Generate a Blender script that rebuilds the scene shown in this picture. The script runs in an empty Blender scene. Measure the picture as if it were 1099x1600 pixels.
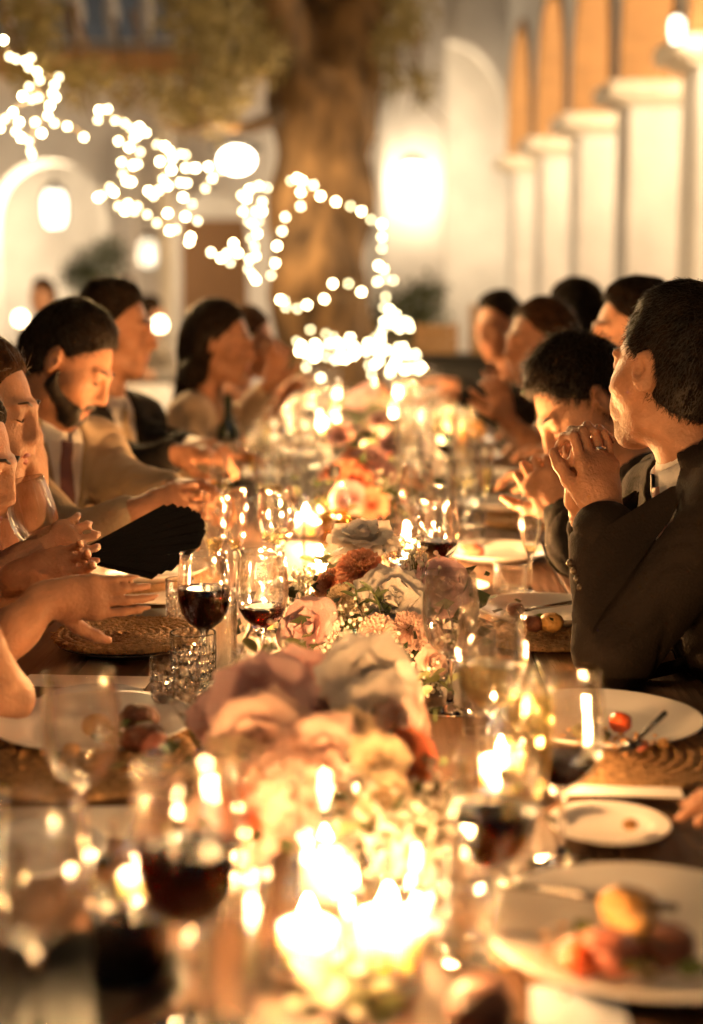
import bpy, math, random
import numpy as np
from mathutils import Vector, Matrix
random.seed(7); RNG = np.random.default_rng(7)
SC = bpy.context.scene
COL = SC.collection
R = math.radians

# ------------------------------------------------------------------ camera
FPX = 2290.0                       # focal length in pixels of the 1099 px wide photograph (50 mm on 24 mm)
CAMZ, PITCH, YAW = 1.34, 8.2, 1.26
cd = bpy.data.cameras.new('camera'); cam = bpy.data.objects.new('camera', cd); COL.objects.link(cam)
cam.location = (0, 0, CAMZ); cam.rotation_euler = (R(90 - PITCH), 0, R(YAW))
cd.sensor_fit = 'HORIZONTAL'; cd.sensor_width = 24.0; cd.lens = 50.0; cd.clip_start = .05; cd.clip_end = 500
cd.dof.use_dof = True; cd.dof.focus_distance = 2.40; cd.dof.aperture_fstop = 1.75
SC.camera = cam

# ------------------------------------------------------------------ night sky, faint last dusk light, exposure
W = bpy.data.worlds.new('World'); SC.world = W; W.use_nodes = True
wn = W.node_tree.nodes; bgn = wn['Background']
sky = wn.new('ShaderNodeTexSky'); sky.sky_type = 'NISHITA'; sky.sun_disc = False
sky.sun_elevation = R(-2.0); sky.sun_rotation = R(200)
W.node_tree.links.new(sky.outputs[0], bgn.inputs[0]); bgn.inputs[1].default_value = 0.045
sl = bpy.data.lights.new('sun', 'SUN'); sl.energy = 0.02; sl.angle = R(12); sl.color = (.75, .85, 1)
sun = bpy.data.objects.new('sun', sl); COL.objects.link(sun); sun.rotation_euler = (R(60), 0, R(20))
SC.view_settings.view_transform = 'Standard'; SC.view_settings.look = 'None'
SC.view_settings.gamma = 1; SC.view_settings.use_curve_mapping = False
SC.view_settings.exposure = 1.0
cy = SC.cycles
cy.use_denoising = True
try: cy.denoiser = 'OPENIMAGEDENOISE'
except Exception: pass
cy.use_adaptive_sampling = False
cy.max_bounces = 9; cy.diffuse_bounces = 3; cy.glossy_bounces = 4; cy.transmission_bounces = 8; cy.transparent_max_bounces = 40
cy.caustics_reflective = False; cy.caustics_refractive = False
cy.sample_clamp_indirect = 40.0; cy.sample_clamp_direct = 0

# ------------------------------------------------------------------ pixel -> place helpers
_rot = cam.rotation_euler.to_matrix()
def ray(px, py):
    return _rot @ Vector(((px - 549.5) / FPX, -(py - 800) / FPX, -1.0))
def at(px, py, d):                  # point d metres in front of the camera
    return Vector((0, 0, CAMZ)) + ray(px, py) * d
def tp(px, py, z=0.75):             # point on a horizontal plane
    r = ray(px, py); return Vector((0, 0, CAMZ)) + r * ((z - CAMZ) / r.z)
TZ = 0.75                           # table top height
TX = -0.057                         # table centre line

# ------------------------------------------------------------------ materials
MATS = {}
def nt(name):
    m = bpy.data.materials.new(name); m.use_nodes = True
    return m, m.node_tree.nodes, m.node_tree.links
def pmat(name, col, rough=.5, metal=0, var=.18, scale=12, bump=0, bscale=40, sss=0, spec=.5, transl=0, coat=0, col2=None, stretch=None, sheen=0):
    if name in MATS: return MATS[name]
    m, n, l = nt(name); b = n['Principled BSDF']; out = n['Material Output']
    tc = n.new('ShaderNodeTexCoord'); src = tc.outputs['Object']
    if stretch:
        mp = n.new('ShaderNodeMapping'); mp.inputs['Scale'].default_value = stretch; l.new(src, mp.inputs[0]); src = mp.outputs[0]
    nz = n.new('ShaderNodeTexNoise'); nz.inputs['Scale'].default_value = scale; nz.inputs['Detail'].default_value = 6
    l.new(src, nz.inputs['Vector'])
    cr = n.new('ShaderNodeValToRGB'); e = cr.color_ramp.elements
    c2 = col2 or tuple(min(1, c * (1 + var)) for c in col); c1 = col if col2 else tuple(c * (1 - var) for c in col)
    e[0].position = .3; e[1].position = .7; e[0].color = (*c1, 1); e[1].color = (*c2, 1)
    l.new(nz.outputs['Fac'], cr.inputs[0]); l.new(cr.outputs[0], b.inputs['Base Color'])
    b.inputs['Roughness'].default_value = rough; b.inputs['Metallic'].default_value = metal
    b.inputs['Specular IOR Level'].default_value = spec
    if coat: b.inputs['Coat Weight'].default_value = coat; b.inputs['Coat Roughness'].default_value = .15
    if sheen: b.inputs['Sheen Weight'].default_value = sheen
    if sss:
        b.inputs['Subsurface Weight'].default_value = sss
        b.inputs['Subsurface Radius'].default_value = (1, .4, .2); b.inputs['Subsurface Scale'].default_value = .012
    if bump:
        n2 = n.new('ShaderNodeTexNoise'); n2.inputs['Scale'].default_value = bscale; n2.inputs['Detail'].default_value = 5
        l.new(src, n2.inputs['Vector'])
        bp = n.new('ShaderNodeBump'); bp.inputs['Strength'].default_value = bump; bp.inputs['Distance'].default_value = .01
        l.new(n2.outputs['Fac'], bp.inputs['Height']); l.new(bp.outputs[0], b.inputs['Normal'])
    if transl:
        t = n.new('ShaderNodeBsdfTranslucent'); l.new(cr.outputs[0], t.inputs[0])
        mx = n.new('ShaderNodeMixShader'); mx.inputs[0].default_value = transl
        l.new(b.outputs[0], mx.inputs[1]); l.new(t.outputs[0], mx.inputs[2]); l.new(mx.outputs[0], out.inputs[0])
    MATS[name] = m; return m
def thin_glass(name, tint=(1, 1, 1), base=.07, rough=.02, power=4.0, mult=1.0):
    """a thin sheet: clear in the middle, mirror-like at glancing angles"""
    if name in MATS: return MATS[name]
    m, n, l = nt(name); n.remove(n['Principled BSDF']); out = n['Material Output']
    lw = n.new('ShaderNodeLayerWeight'); lw.inputs[0].default_value = .5
    pw = n.new('ShaderNodeMath'); pw.operation = 'POWER'; pw.inputs[1].default_value = power; l.new(lw.outputs['Facing'], pw.inputs[0])
    ma = n.new('ShaderNodeMath'); ma.operation = 'MULTIPLY_ADD'; ma.inputs[1].default_value = (1 - base) * mult; ma.inputs[2].default_value = base
    l.new(pw.outputs[0], ma.inputs[0])
    tr = n.new('ShaderNodeBsdfTransparent'); tr.inputs[0].default_value = (*tint, 1)
    gl = n.new('ShaderNodeBsdfGlossy'); gl.inputs['Roughness'].default_value = rough
    mx = n.new('ShaderNodeMixShader'); l.new(ma.outputs[0], mx.inputs[0]); l.new(tr.outputs[0], mx.inputs[1]); l.new(gl.outputs[0], mx.inputs[2])
    l.new(mx.outputs[0], out.inputs[0]); MATS[name] = m; return m
def wall_glass(name, tint=(1, 1, 1), lo=.12, hi=1.0, power=1.6, ior=1.46):
    """blown glass wall with an inner and an outer surface: nearly clear face on, refracting at the edges"""
    m, n, l = nt(name); n.remove(n['Principled BSDF']); out = n['Material Output']
    lw = n.new('ShaderNodeLayerWeight'); lw.inputs[0].default_value = .5
    pw = n.new('ShaderNodeMath'); pw.operation = 'POWER'; pw.inputs[1].default_value = power; l.new(lw.outputs['Facing'], pw.inputs[0])
    ma = n.new('ShaderNodeMath'); ma.operation = 'MULTIPLY_ADD'; ma.inputs[1].default_value = hi - lo; ma.inputs[2].default_value = lo; l.new(pw.outputs[0], ma.inputs[0])
    tr = n.new('ShaderNodeBsdfTransparent'); tr.inputs[0].default_value = (*tint, 1)
    gl = n.new('ShaderNodeBsdfGlass'); gl.inputs['Roughness'].default_value = .015; gl.inputs['IOR'].default_value = ior
    mx = n.new('ShaderNodeMixShader'); l.new(ma.outputs[0], mx.inputs[0]); l.new(tr.outputs[0], mx.inputs[1]); l.new(gl.outputs[0], mx.inputs[2])
    l.new(mx.outputs[0], out.inputs[0]); MATS[name] = m; return m
def solid_glass(name, tint=(1, 1, 1), rough=0.0, ior=1.46):
    if name in MATS: return MATS[name]
    m, n, l = nt(name); n.remove(n['Principled BSDF'])
    g = n.new('ShaderNodeBsdfGlass'); g.inputs['Color'].default_value = (*tint, 1); g.inputs['Roughness'].default_value = rough; g.inputs['IOR'].default_value = ior
    l.new(g.outputs[0], n['Material Output'].inputs[0]); MATS[name] = m; return m
def emit(name, col, strength):
    if name in MATS: return MATS[name]
    m, n, l = nt(name); n.remove(n['Principled BSDF'])
    e = n.new('ShaderNodeEmission'); e.inputs[0].default_value = (*col, 1); e.inputs[1].default_value = strength
    l.new(e.outputs[0], n['Material Output'].inputs[0]); MATS[name] = m; return m

M_GLASS = thin_glass('clear_glass', (.985, .985, .98), .05, .02, 3.0, .9)
M_BLOWN = wall_glass('blown_glass', (.99, .99, .985))
M_STEM = solid_glass('stem_glass', (1, 1, 1))
M_CUT = solid_glass('cut_glass', (1, 1, 1), 0, 1.5)
M_RED = thin_glass('red_wine', (.10, .008, .006), .06, .03, 4)
M_WHITE = thin_glass('white_wine', (.97, .90, .66), .06, .03, 4)
M_CHAMP = thin_glass('champagne', (.97, .88, .62), .06, .03, 4)
M_WATER = thin_glass('water', (.95, .96, .96), .07, .02, 3)
M_PLATE = pmat('plate_ceramic', (.78, .77, .76), .18, var=.03, scale=5, spec=.5)
M_BPLATE = pmat('blue_grey_ceramic', (.50, .56, .66), .2, var=.05, scale=5)
M_CARD = pmat('card_paper', (.80, .78, .76), .8, var=.03, scale=30)
M_STEEL = pmat('dark_steel', (.22, .21, .2), .25, 1, var=.1)
M_GOLD = pmat('gold_metal', (.85, .6, .25), .25, 1, var=.1)
M_SILVER = pmat('silver_metal', (.8, .8, .8), .2, 1, var=.05)
M_WAX = pmat('candle_wax', (.95, .92, .86), .5, var=.03, scale=6, sss=1.0)
M_WAX.node_tree.nodes['Principled BSDF'].inputs['Subsurface Scale'].default_value = .035; M_WAX.node_tree.nodes['Principled BSDF'].inputs['Subsurface Radius'].default_value = (1, .85, .65)
M_FLAME = emit('candle_flame', (1, .72, .36), 120)
M_WICK = pmat('wick', (.03, .02, .02), .9)
CANDLE_COL = (1, .475, .16)
LAMP_COL = (1, .76, .48)

# ------------------------------------------------------------------ mesh building
def axis_rot(ax, spin=0):
    ax = Vector(ax).normalized(); return (ax.to_track_quat('Z', 'Y') @ Matrix.Rotation(spin, 3, 'Z').to_quaternion()).to_matrix()
class MB:
    def __init__(s): s.v = []; s.f = []
    def add(s, vs, fs):
        o = len(s.v); s.v += [tuple(v) for v in vs]; s.f += [tuple(i + o for i in f) for f in fs]; return s
    def box(s, c, d, rz=0, M=None, bev=0):
        x, y, z = d[0] / 2, d[1] / 2, d[2] / 2
        if bev:
            b = min(bev, x * .9, y * .9, z * .9); vs = []
            for zz, k in ((-z, 1), (-z + b, 0), (z - b, 0), (z, 1)):
                xx, yy = x - b * k, y - b * k
                vs += [(-xx + b * (1 - k), -yy, zz), (xx - b * (1 - k), -yy, zz), (xx, -yy + b * (1 - k), zz), (xx, yy - b * (1 - k), zz),
                       (xx - b * (1 - k), yy, zz), (-xx + b * (1 - k), yy, zz), (-xx, yy - b * (1 - k), zz), (-xx, -yy + b * (1 - k), zz)]
            fs = [tuple(range(7, -1, -1)), tuple(range(24, 32))]
            for r in range(3):
                for i in range(8): j = (i + 1) % 8; fs.append((r * 8 + i, r * 8 + j, r * 8 + 8 + j, r * 8 + 8 + i))
        else:
            vs = [(-x, -y, -z), (x, -y, -z), (x, y, -z), (-x, y, -z), (-x, -y, z), (x, -y, z), (x, y, z), (-x, y, z)]
            fs = [(3, 2, 1, 0), (4, 5, 6, 7), (0, 1, 5, 4), (1, 2, 6, 5), (2, 3, 7, 6), (3, 0, 4, 7)]
        T = M or Matrix.Rotation(rz, 3, 'Z')
        return s.add([Vector(c) + T @ Vector(v) for v in vs], fs)
    def lathe(s, prof, seg=32, c=(0, 0, 0), M=None, cap0=False, cap1=False, rfun=None):
        c = Vector(c); vs = []; fs = []
        for k, (r, z) in enumerate(prof):
            for i in range(seg):
                a = 2 * math.pi * i / seg; rr = r * (rfun(a, k) if rfun else 1)
                p = Vector((rr * math.cos(a), rr * math.sin(a), z)); vs.append(c + (M @ p if M else p))
        for k in range(len(prof) - 1):
            for i in range(seg):
                j = (i + 1) % seg; fs.append((k * seg + i, k * seg + j, (k + 1) * seg + j, (k + 1) * seg + i))
        if cap0: fs.append(tuple(range(seg - 1, -1, -1)))
        if cap1: fs.append(tuple(range((len(prof) - 1) * seg, len(prof) * seg)))
        return s.add(vs, fs)
    def tube(s, pts, rad, seg=8, caps=True):
        pts = [Vector(p) for p in pts]; n = len(pts)
        if not hasattr(rad, '__len__'): rad = [rad] * n
        vs = []; fs = []; ref = Vector((.123, .457, .88)).normalized()
        for i, p in enumerate(pts):
            t = (pts[min(i + 1, n - 1)] - pts[max(i - 1, 0)])
            t = t.normalized() if t.length > 1e-9 else Vector((0, 0, 1))
            a = t.cross(ref); a = a.normalized() if a.length > .05 else t.cross(Vector((1, 0, 0))).normalized()
            b = t.cross(a); ref = b.cross(t) * 0 + ref
            for k in range(seg):
                w = 2 * math.pi * k / seg; vs.append(p + (a * math.cos(w) + b * math.sin(w)) * rad[i])
        for i in range(n - 1):
            for k in range(seg):
                j = (k + 1) % seg; fs.append((i * seg + k, i * seg + j, (i + 1) * seg + j, (i + 1) * seg + k))
        if caps: fs.append(tuple(range(seg - 1, -1, -1))); fs.append(tuple(range((n - 1) * seg, n * seg)))
        return s.add(vs, fs)
    def ball(s, c, r, seg=12, rings=8, M=None, jit=0):
        c = Vector(c); r3 = r if hasattr(r, '__len__') else (r, r, r); vs = []; fs = []
        for i in range(rings + 1):
            th = math.pi * i / rings
            for k in range(seg):
                a = 2 * math.pi * k / seg; q = 1 + (random.uniform(-jit, jit) if jit else 0)
                p = Vector((r3[0] * math.sin(th) * math.cos(a) * q, r3[1] * math.sin(th) * math.sin(a) * q, r3[2] * math.cos(th) * q))
                vs.append(c + (M @ p if M else p))
        for i in range(rings):
            for k in range(seg):
                j = (k + 1) % seg; fs.append((i * seg + k, (i + 1) * seg + k, (i + 1) * seg + j, i * seg + j))
        return s.add(vs, fs)
    def mesh(s, name, smooth=True):
        me = bpy.data.meshes.new(name); me.from_pydata(s.v, [], s.f); me.validate()
        if smooth: me.polygons.foreach_set('use_smooth', [True] * len(me.polygons))
        me.update(); return me
    def build(s, name, mat, parent=None, smooth=True, loc=None, mesh=None):
        return link(name, s.mesh(name, smooth), mat, parent, loc)
def link(name, me, mat, parent=None, loc=None):
    if mat and not me.materials: me.materials.append(mat)
    o = bpy.data.objects.new(name, me); COL.objects.link(o)
    if parent: o.parent = parent
    if loc is not None: o.location = loc
    return o
def tag(o, label=None, cat=None, group=None, kind=None):
    if label: o['label'] = label
    if cat: o['category'] = cat
    if group: o['group'] = group
    if kind: o['kind'] = kind
    return o
def thing(name, label, cat, loc=(0, 0, 0), rz=0, group=None):
    o = bpy.data.objects.new(name, None); COL.objects.link(o); o.location = loc; o.rotation_euler = (0, 0, rz); o.empty_display_size = .1
    return tag(o, label, cat, group)
def copy_tree(o, parent=None):
    c = o.copy(); COL.objects.link(c); c.parent = parent
    for ch in list(o.children): copy_tree(ch, c)
    return c
def np_mesh(name, V, F, smooth=True):
    me = bpy.data.meshes.new(name)
    V = np.asarray(V, np.float32); F = np.asarray(F, np.int32); k = F.shape[1]
    me.vertices.add(len(V)); me.vertices.foreach_set('co', V.ravel())
    me.loops.add(F.size); me.loops.foreach_set('vertex_index', F.ravel())
    me.polygons.add(len(F)); me.polygons.foreach_set('loop_start', np.arange(0, F.size, k, dtype=np.int32))
    if smooth: me.polygons.foreach_set('use_smooth', np.ones(len(F), bool))
    me.update(calc_edges=True); me.validate(); return me

# ------------------------------------------------------------------ signed distance bodies -> surface nets
def vnoise(P, scale, seed=0):
    Q = P * scale + seed * 17.3; i = np.floor(Q).astype(np.int64); f = Q - i; f = f * f * (3 - 2 * f); r = 0
    for a in (0, 1):
        for b in (0, 1):
            for c in (0, 1):
                h = ((i[:, 0] + a) * 73856093) ^ ((i[:, 1] + b) * 19349663) ^ ((i[:, 2] + c) * 83492791)
                h = ((h * 2654435761) & 0xffffff) / 0xffffff
                r = r + h * (f[:, 0] if a else 1 - f[:, 0]) * (f[:, 1] if b else 1 - f[:, 1]) * (f[:, 2] if c else 1 - f[:, 2])
    return r - .5
class SDF:
    def __init__(s): s.p = []
    def cap(s, a, b, ra, rb=None, k=.02, op=1):
        s.p.append(('c', np.array(a, float), np.array(b, float), ra, ra if rb is None else rb, k, op)); return s
    def ell(s, c, r, M=None, k=.02, op=1):
        s.p.append(('e', np.array(c, float), np.array(r, float), np.eye(3) if M is None else np.array(M), None, k, op)); return s
    def cut(s, pt, n, k=.004):
        s.p.append(('h', np.array(pt, float), np.array(n, float) / np.linalg.norm(n), None, None, k, -1)); return s
    def chain(s, pts, rads, k=.02):
        for i in range(len(pts) - 1): s.cap(pts[i], pts[i + 1], rads[i], rads[i + 1], k)
        return s
    @staticmethod
    def _d(p, X):
        if p[0] == 'c':
            a, b = p[1], p[2]; ab = b - a; t = np.clip(((X - a) @ ab) / max(ab @ ab, 1e-9), 0, 1)
            return np.linalg.norm(X - a - t[..., None] * ab, axis=-1) - (p[3] + (p[4] - p[3]) * t)
        if p[0] == 'e':
            q = (X - p[1]) @ p[3]; k0 = np.linalg.norm(q / p[2], axis=-1); k1 = np.linalg.norm(q / p[2] ** 2, axis=-1)
            return np.where(k1 < 1e-9, -p[2].min(), k0 * (k0 - 1) / np.maximum(k1, 1e-9))
        return (X - p[1]) @ p[2] * -1          # half space that is cut away lies on +n
    @staticmethod
    def _bb(p):
        if p[0] == 'c':
            r = max(p[3], p[4]); return np.minimum(p[1], p[2]) - r, np.maximum(p[1], p[2]) + r
        r = np.abs(p[3]) @ p[2]; return p[1] - r, p[1] + r
    @staticmethod
    def _mix(f, d, k, op):
        if op < 0: d = -d; f, d = -f, -d; return -SDF._mix(f, d, k, 1)
        h = np.maximum(k - np.abs(f - d), 0) / max(k, 1e-6); return np.minimum(f, d) - h * h * k * .25
    def eval(s, X):
        f = np.full(X.shape[:-1], 1.0)
        for p in s.p: f = s._mix(f, s._d(p, X), p[5], p[6])
        return f
    def mesh(s, name, h, disp=None, off=(0, 0, 0)):
        bbs = [s._bb(p) for p in s.p if p[6] > 0]
        lo = np.min([b[0] for b in bbs], 0) - 2.5 * h; hi = np.max([b[1] for b in bbs], 0) + 2.5 * h
        n = np.ceil((hi - lo) / h).astype(int) + 1
        f = np.full(n, 1.0, np.float32); ax = [lo[i] + h * np.arange(n[i]) for i in range(3)]
        for p in s.p:
            if p[0] == 'h': sl = (slice(0, n[0]), slice(0, n[1]), slice(0, n[2]))
            else:
                b0, b1 = s._bb(p); m = p[5] + 3 * h
                i0 = np.clip(np.floor((b0 - m - lo) / h).astype(int), 0, n); i1 = np.clip(np.ceil((b1 + m - lo) / h).astype(int) + 1, 0, n)
                sl = tuple(slice(i0[i], i1[i]) for i in range(3))
            X = np.stack(np.meshgrid(ax[0][sl[0]], ax[1][sl[1]], ax[2][sl[2]], indexing='ij'), -1)
            if X.size == 0: continue
            f[sl] = s._mix(f[sl], s._d(p, X), p[5], p[6])
        ins = f < 0
        c = np.zeros(np.array(n) - 1, np.int8)
        for a in (0, 1):
            for b in (0, 1):
                for d in (0, 1): c += ins[a:n[0] - 1 + a, b:n[1] - 1 + b, d:n[2] - 1 + d]
        act = (c > 0) & (c < 8); idx = np.argwhere(act); N = len(idx)
        num = np.full(act.shape, -1, np.int64); num[act] = np.arange(N)
        acc = np.zeros((N, 3)); cnt = np.zeros(N)
        cor = [(a, b, d) for a in (0, 1) for b in (0, 1) for d in (0, 1)]
        fv = {q: f[idx[:, 0] + q[0], idx[:, 1] + q[1], idx[:, 2] + q[2]].astype(float) for q in cor}
        for q in cor:
            for x in range(3):
                if q[x]: continue
                w = list(q); w[x] = 1; w = tuple(w); f0, f1 = fv[q], fv[w]; m = (f0 < 0) != (f1 < 0)
                t = np.where(m, f0 / np.where(m, f0 - f1, 1), 0)
                pt = np.tile(np.array(q, float), (N, 1)); pt[:, x] = t
                acc[m] += pt[m]; cnt[m] += 1
        V = lo + h * (idx + acc / np.maximum(cnt, 1)[:, None])
        F = []
        for x in range(3):
            y, z = (x + 1) % 3, (x + 2) % 3
            A = [slice(None)] * 3; B = [slice(None)] * 3; A[x] = slice(0, n[x] - 1); B[x] = slice(1, n[x])
            for ax_ in (y, z): A[ax_] = slice(1, n[ax_] - 1); B[ax_] = slice(1, n[ax_] - 1)
            a, b = ins[tuple(A)], ins[tuple(B)]; e = np.argwhere(a != b)
            if not len(e): continue
            flip = a[tuple(e.T)]; e = e.copy(); e[:, y] += 1; e[:, z] += 1
            def cell(dy, dz):
                g = e.copy(); g[:, y] -= dy; g[:, z] -= dz; return num[tuple(g.T)]
            q = np.stack([cell(1, 1), cell(0, 1), cell(0, 0), cell(1, 0)], 1)
            q[~flip] = q[~flip][:, ::-1]; F.append(q)
        F = np.concatenate(F); F = F[(F >= 0).all(1)]
        if disp is not None:
            Nn = vnormals(V, F); V = V + Nn * disp(V)[:, None]
        return np_mesh(name, V - np.array(off, float), F), V, F
def vnormals(V, F):
    a = V[F[:, 2]] - V[F[:, 0]]; b = V[F[:, 3]] - V[F[:, 1]]; nf = np.cross(a, b); Nn = np.zeros_like(V)
    for k in range(4): np.add.at(Nn, F[:, k], nf)
    return Nn / np.maximum(np.linalg.norm(Nn, axis=1), 1e-12)[:, None]

# ================================================================== THE SETTING
FH = Vector((-math.sin(R(YAW)), math.cos(R(YAW)), 0)); RH = Vector((math.cos(R(YAW)), math.sin(R(YAW)), 0))
def G(xc, d, z=0): return FH * d + RH * xc + Vector((0, 0, z))
M_WALL = pmat('white_plaster', (.72, .69, .65), .85, var=.12, scale=1.7, bump=.3, bscale=9)
M_TAN = pmat('tan_stone', (.42, .23, .09), .8, var=.14, scale=3, bump=.3, bscale=20, stretch=(1, 1, 4))
M_IMPOST = pmat('pale_stone', (.74, .66, .54), .8, var=.12, scale=6, bump=.2)
M_GROUND = pmat('courtyard_stone', (.20, .16, .13), .75, var=.2, scale=2.2, bump=.3, bscale=12)
g = MB().box((0, 12, -.05), (120, 120, .1)).build('ground', M_GROUND, smooth=False); tag(g, kind='structure')

def lamp_light(name, parent, loc, power, radius=.05, col=LAMP_COL):
    L = bpy.data.lights.new(name, 'POINT'); L.energy = power; L.color = col; L.shadow_soft_size = radius
    o = bpy.data.objects.new(name, L); COL.objects.link(o); o.parent = parent; o.location = loc; return o
M_LAMP = emit('lamp_glass_lit', (1, .84, .58), 14); M_SOFT = emit('lamp_glass_soft', (1, .84, .6), 3.5); M_DIM = emit('lamp_glass_dim', (1, .82, .56), .9)
M_IRON = pmat('dark_iron', (.03, .028, .025), .6, .6)
def lantern(label, loc, power, size=1.0, group=None, wall=None, emis=None):
    """a wall or hanging lantern: glowing body, iron frame, cap, bracket"""
    t = thing('lantern', label, 'lantern', loc, 0, group)
    s = size
    MB().lathe([(.07 * s, -.17 * s), (.10 * s, -.10 * s), (.105 * s, .08 * s), (.07 * s, .15 * s)], 12, cap0=True, cap1=True).build('glass_body', emis or M_LAMP, t)
    m = MB()
    for k in range(4):
        a = k * math.pi / 2 + .4
        m.tube([(.08 * s * math.cos(a), .08 * s * math.sin(a), -.18 * s), (.118 * s * math.cos(a), .118 * s * math.sin(a), -.08 * s), (.118 * s * math.cos(a), .118 * s * math.sin(a), .09 * s), (.07 * s * math.cos(a), .07 * s * math.sin(a), .17 * s)], .008 * s, 6)
    m.build('frame', M_IRON, t)
    MB().lathe([(.001, .26 * s), (.05 * s, .22 * s), (.12 * s, .155 * s), (.001, .152 * s)], 12).build('cap', M_IRON, t)
    m = MB()
    if wall is not None: m.tube([(0, 0, .25 * s), (wall[0] * .5, wall[1] * .5, .38 * s), (wall[0], wall[1], .30 * s)], .012 * s, 6)
    else: m.tube([(0, 0, .25 * s), (0, 0, .25 * s + .9)], .008, 6)
    m.build('bracket' if wall is not None else 'chain', M_IRON, t)
    lamp_light('lantern_light', t, (0, -.16 * s, -.05 * s) if wall is None else (-wall[0] * .1, -wall[1] * .9 - .16 * s, -.05 * s), power, .10 * s)
    return t

# ---- arcade along the right of the courtyard
arc = thing('arcade_building', 'white arcaded building with a row of piers and tan arches', 'building', G(2.98, 0), R(YAW) + math.atan(.041))
PY = [21.6 - 2.4 * k for k in range(7)]
for y in PY:
    sh = MB().box((.49, y, 1.58), (.58, .5, 3.16), bev=.02).build('pier', M_WALL, arc, False)
    MB().box((.46, y, 3.185), (.72, .60, .05), bev=.02).box((.43, y, 3.298), (.90, .72, .172), bev=.03).build('impost', M_IMPOST, sh, False)
    MB().box((.49, y, .11), (.68, .60, .22), bev=.02).build('plinth', M_IMPOST, sh, False)
SPR, RISE, TOP = 3.385, 1.55, 7.2
def archcurve(y0, y1, z0, rise, n=22):
    return [((y0 + y1) / 2 - (y1 - y0) / 2 * math.cos(math.pi * i / n), z0 + rise * math.sin(math.pi * i / n) ** .85) for i in range(n + 1)]
for k in range(len(PY) - 1):
    y1, y0 = PY[k] - .25, PY[k + 1] + .25
    c = archcurve(y0, y1, SPR, RISE); c = [(y0 - .25, SPR)] + c + [(y1 + .25, SPR)]
    m = MB(); n = len(c)
    for x, fl in ((.14, 0), (.78, 1)):
        vs = [(x, p[0], p[1]) for p in c] + [(x, p[0], TOP) for p in c]
        fs = [(i, i + 1, n + i + 1, n + i) for i in range(n - 1)]
        m.add(vs, fs if fl else [f[::-1] for f in fs])
    m.add([(.14, y0 - .25, TOP), (.78, y0 - .25, TOP), (.78, y1 + .25, TOP), (.14, y1 + .25, TOP)], [(0, 1, 2, 3)])
    w = m.build('spandrel', M_WALL, arc, False)
    ci = archcurve(y0, y1, SPR, RISE); m = MB(); n = len(ci)
    # arch ring: the soffit plus a proud moulding on both faces
    yc = (y0 + y1) / 2
    def shr(p, q): return (yc + (p[0] - yc) * q, SPR + (p[1] - SPR) * q)
    prof = [(.78 + .02, 1.09), (.78 + .02, .985), (.11, .985), (.11, 1.09), (.14, 1.09)]
    for i in range(n - 1):
        for (xa, qa), (xb, qb) in zip(prof, prof[1:]):
            a, b, c_, d = shr(ci[i], qa), shr(ci[i], qb), shr(ci[i + 1], qb), shr(ci[i + 1], qa)
            m.add([(xa, *a), (xb, *b), (xb, *c_), (xa, *d)], [(0, 1, 2, 3)])
    m.build('arch_ring', M_TAN, arc)
MB().box((3.6, 14, 3.6), (.2, 24, 7.2)).build('inner_wall', M_WALL, arc, False)
MB().box((2.14, 14, 5.3), (2.7, 24, .16)).build('gallery_ceiling', M_TAN, arc, False)
MB().box((.42, 14, 7.28), (1.0, 24.2, .16)).build('cornice', M_IMPOST, arc, False)
for k in range(len(PY) - 1):
    p = arc.matrix_basis @ Vector((1.55, (PY[k] + PY[k + 1]) / 2, 3.55))
    lantern('lit iron lantern hanging in an arch bay of the arcade', p, 140, 1.0, 'lanterns hung along the arcade')
lantern('lit iron lantern with tall glass beside the arch nearest the big suited man', at(1058, 45, 11.0), 22, .55, emis=M_SOFT)

# ---- end wall with arches behind the tree
ew = thing('arched_building', 'white end building with tall arches beyond the olive tree', 'building', G(0, 25), R(YAW))
def arch_wall(parent, x0, x1, ztop, arches, y=0, th=.5, mat=M_WALL, name='wall'):
    """wall in local x-z with arched openings [(cx, half, spring, rise)]"""
    xs = sorted(arches); m = MB(); cur = x0
    def quad(a, b, c, d): m.add([a, b, c, d], [(0, 1, 2, 3)])
    for (cx, hw, sp, ri) in xs:
        m.box(((cur + cx - hw) / 2, y + th / 2, ztop / 2), (cx - hw - cur, th, ztop))
        c = archcurve(cx - hw, cx + hw, sp, ri, 20)
        for i in range(len(c) - 1):
            (a, za), (b, zb) = c[i], c[i + 1]
            quad((a, y, za), (b, y, zb), (b, y, ztop), (a, y, ztop)); quad((b, y + th, zb), (a, y + th, za), (a, y + th, ztop), (b, y + th, ztop))
            quad((a, y, za), (a, y + th, za), (b, y + th, zb), (b, y, zb))
        quad((cx - hw, y, ztop), (cx + hw, y, ztop), (cx + hw, y + th, ztop), (cx - hw, y + th, ztop))
        cur = cx + hw
    m.box(((cur + x1) / 2, y + th / 2, ztop / 2), (x1 - cur, th, ztop))
    return m.build(name, mat, parent, False)
arch_wall(ew, -7, 9, 8.5, [(-2.6, .8, 3.5, 1.8), (1.55, 1.12, 3.72, 1.88)])
MB().box((1.02, -.16, 4.25), (1.04, .32, 8.5), bev=.03).build('buttress', M_WALL, ew, False)
MB().box((1, 3.0, 3.5), (16, .2, 7)).build('inner_wall', M_WALL, ew, False)
MB().box((1, 1.8, 6.3), (16, 2.3, .2)).build('gallery_ceiling', M_WALL, ew, False)
lantern('glowing wall lantern on the white buttress right of the tree trunk', at(645, 285, 24.2), 62, 1.9, wall=(0, .5))
lantern('lit lantern hanging inside the tall end wall arch', G(2.9, 26.6, 3.8), 160, 1.2)
lantern('lit lantern hanging in the gallery behind the trunk', G(-2.6, 26.6, 3.6), 100, 1.2)

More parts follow.
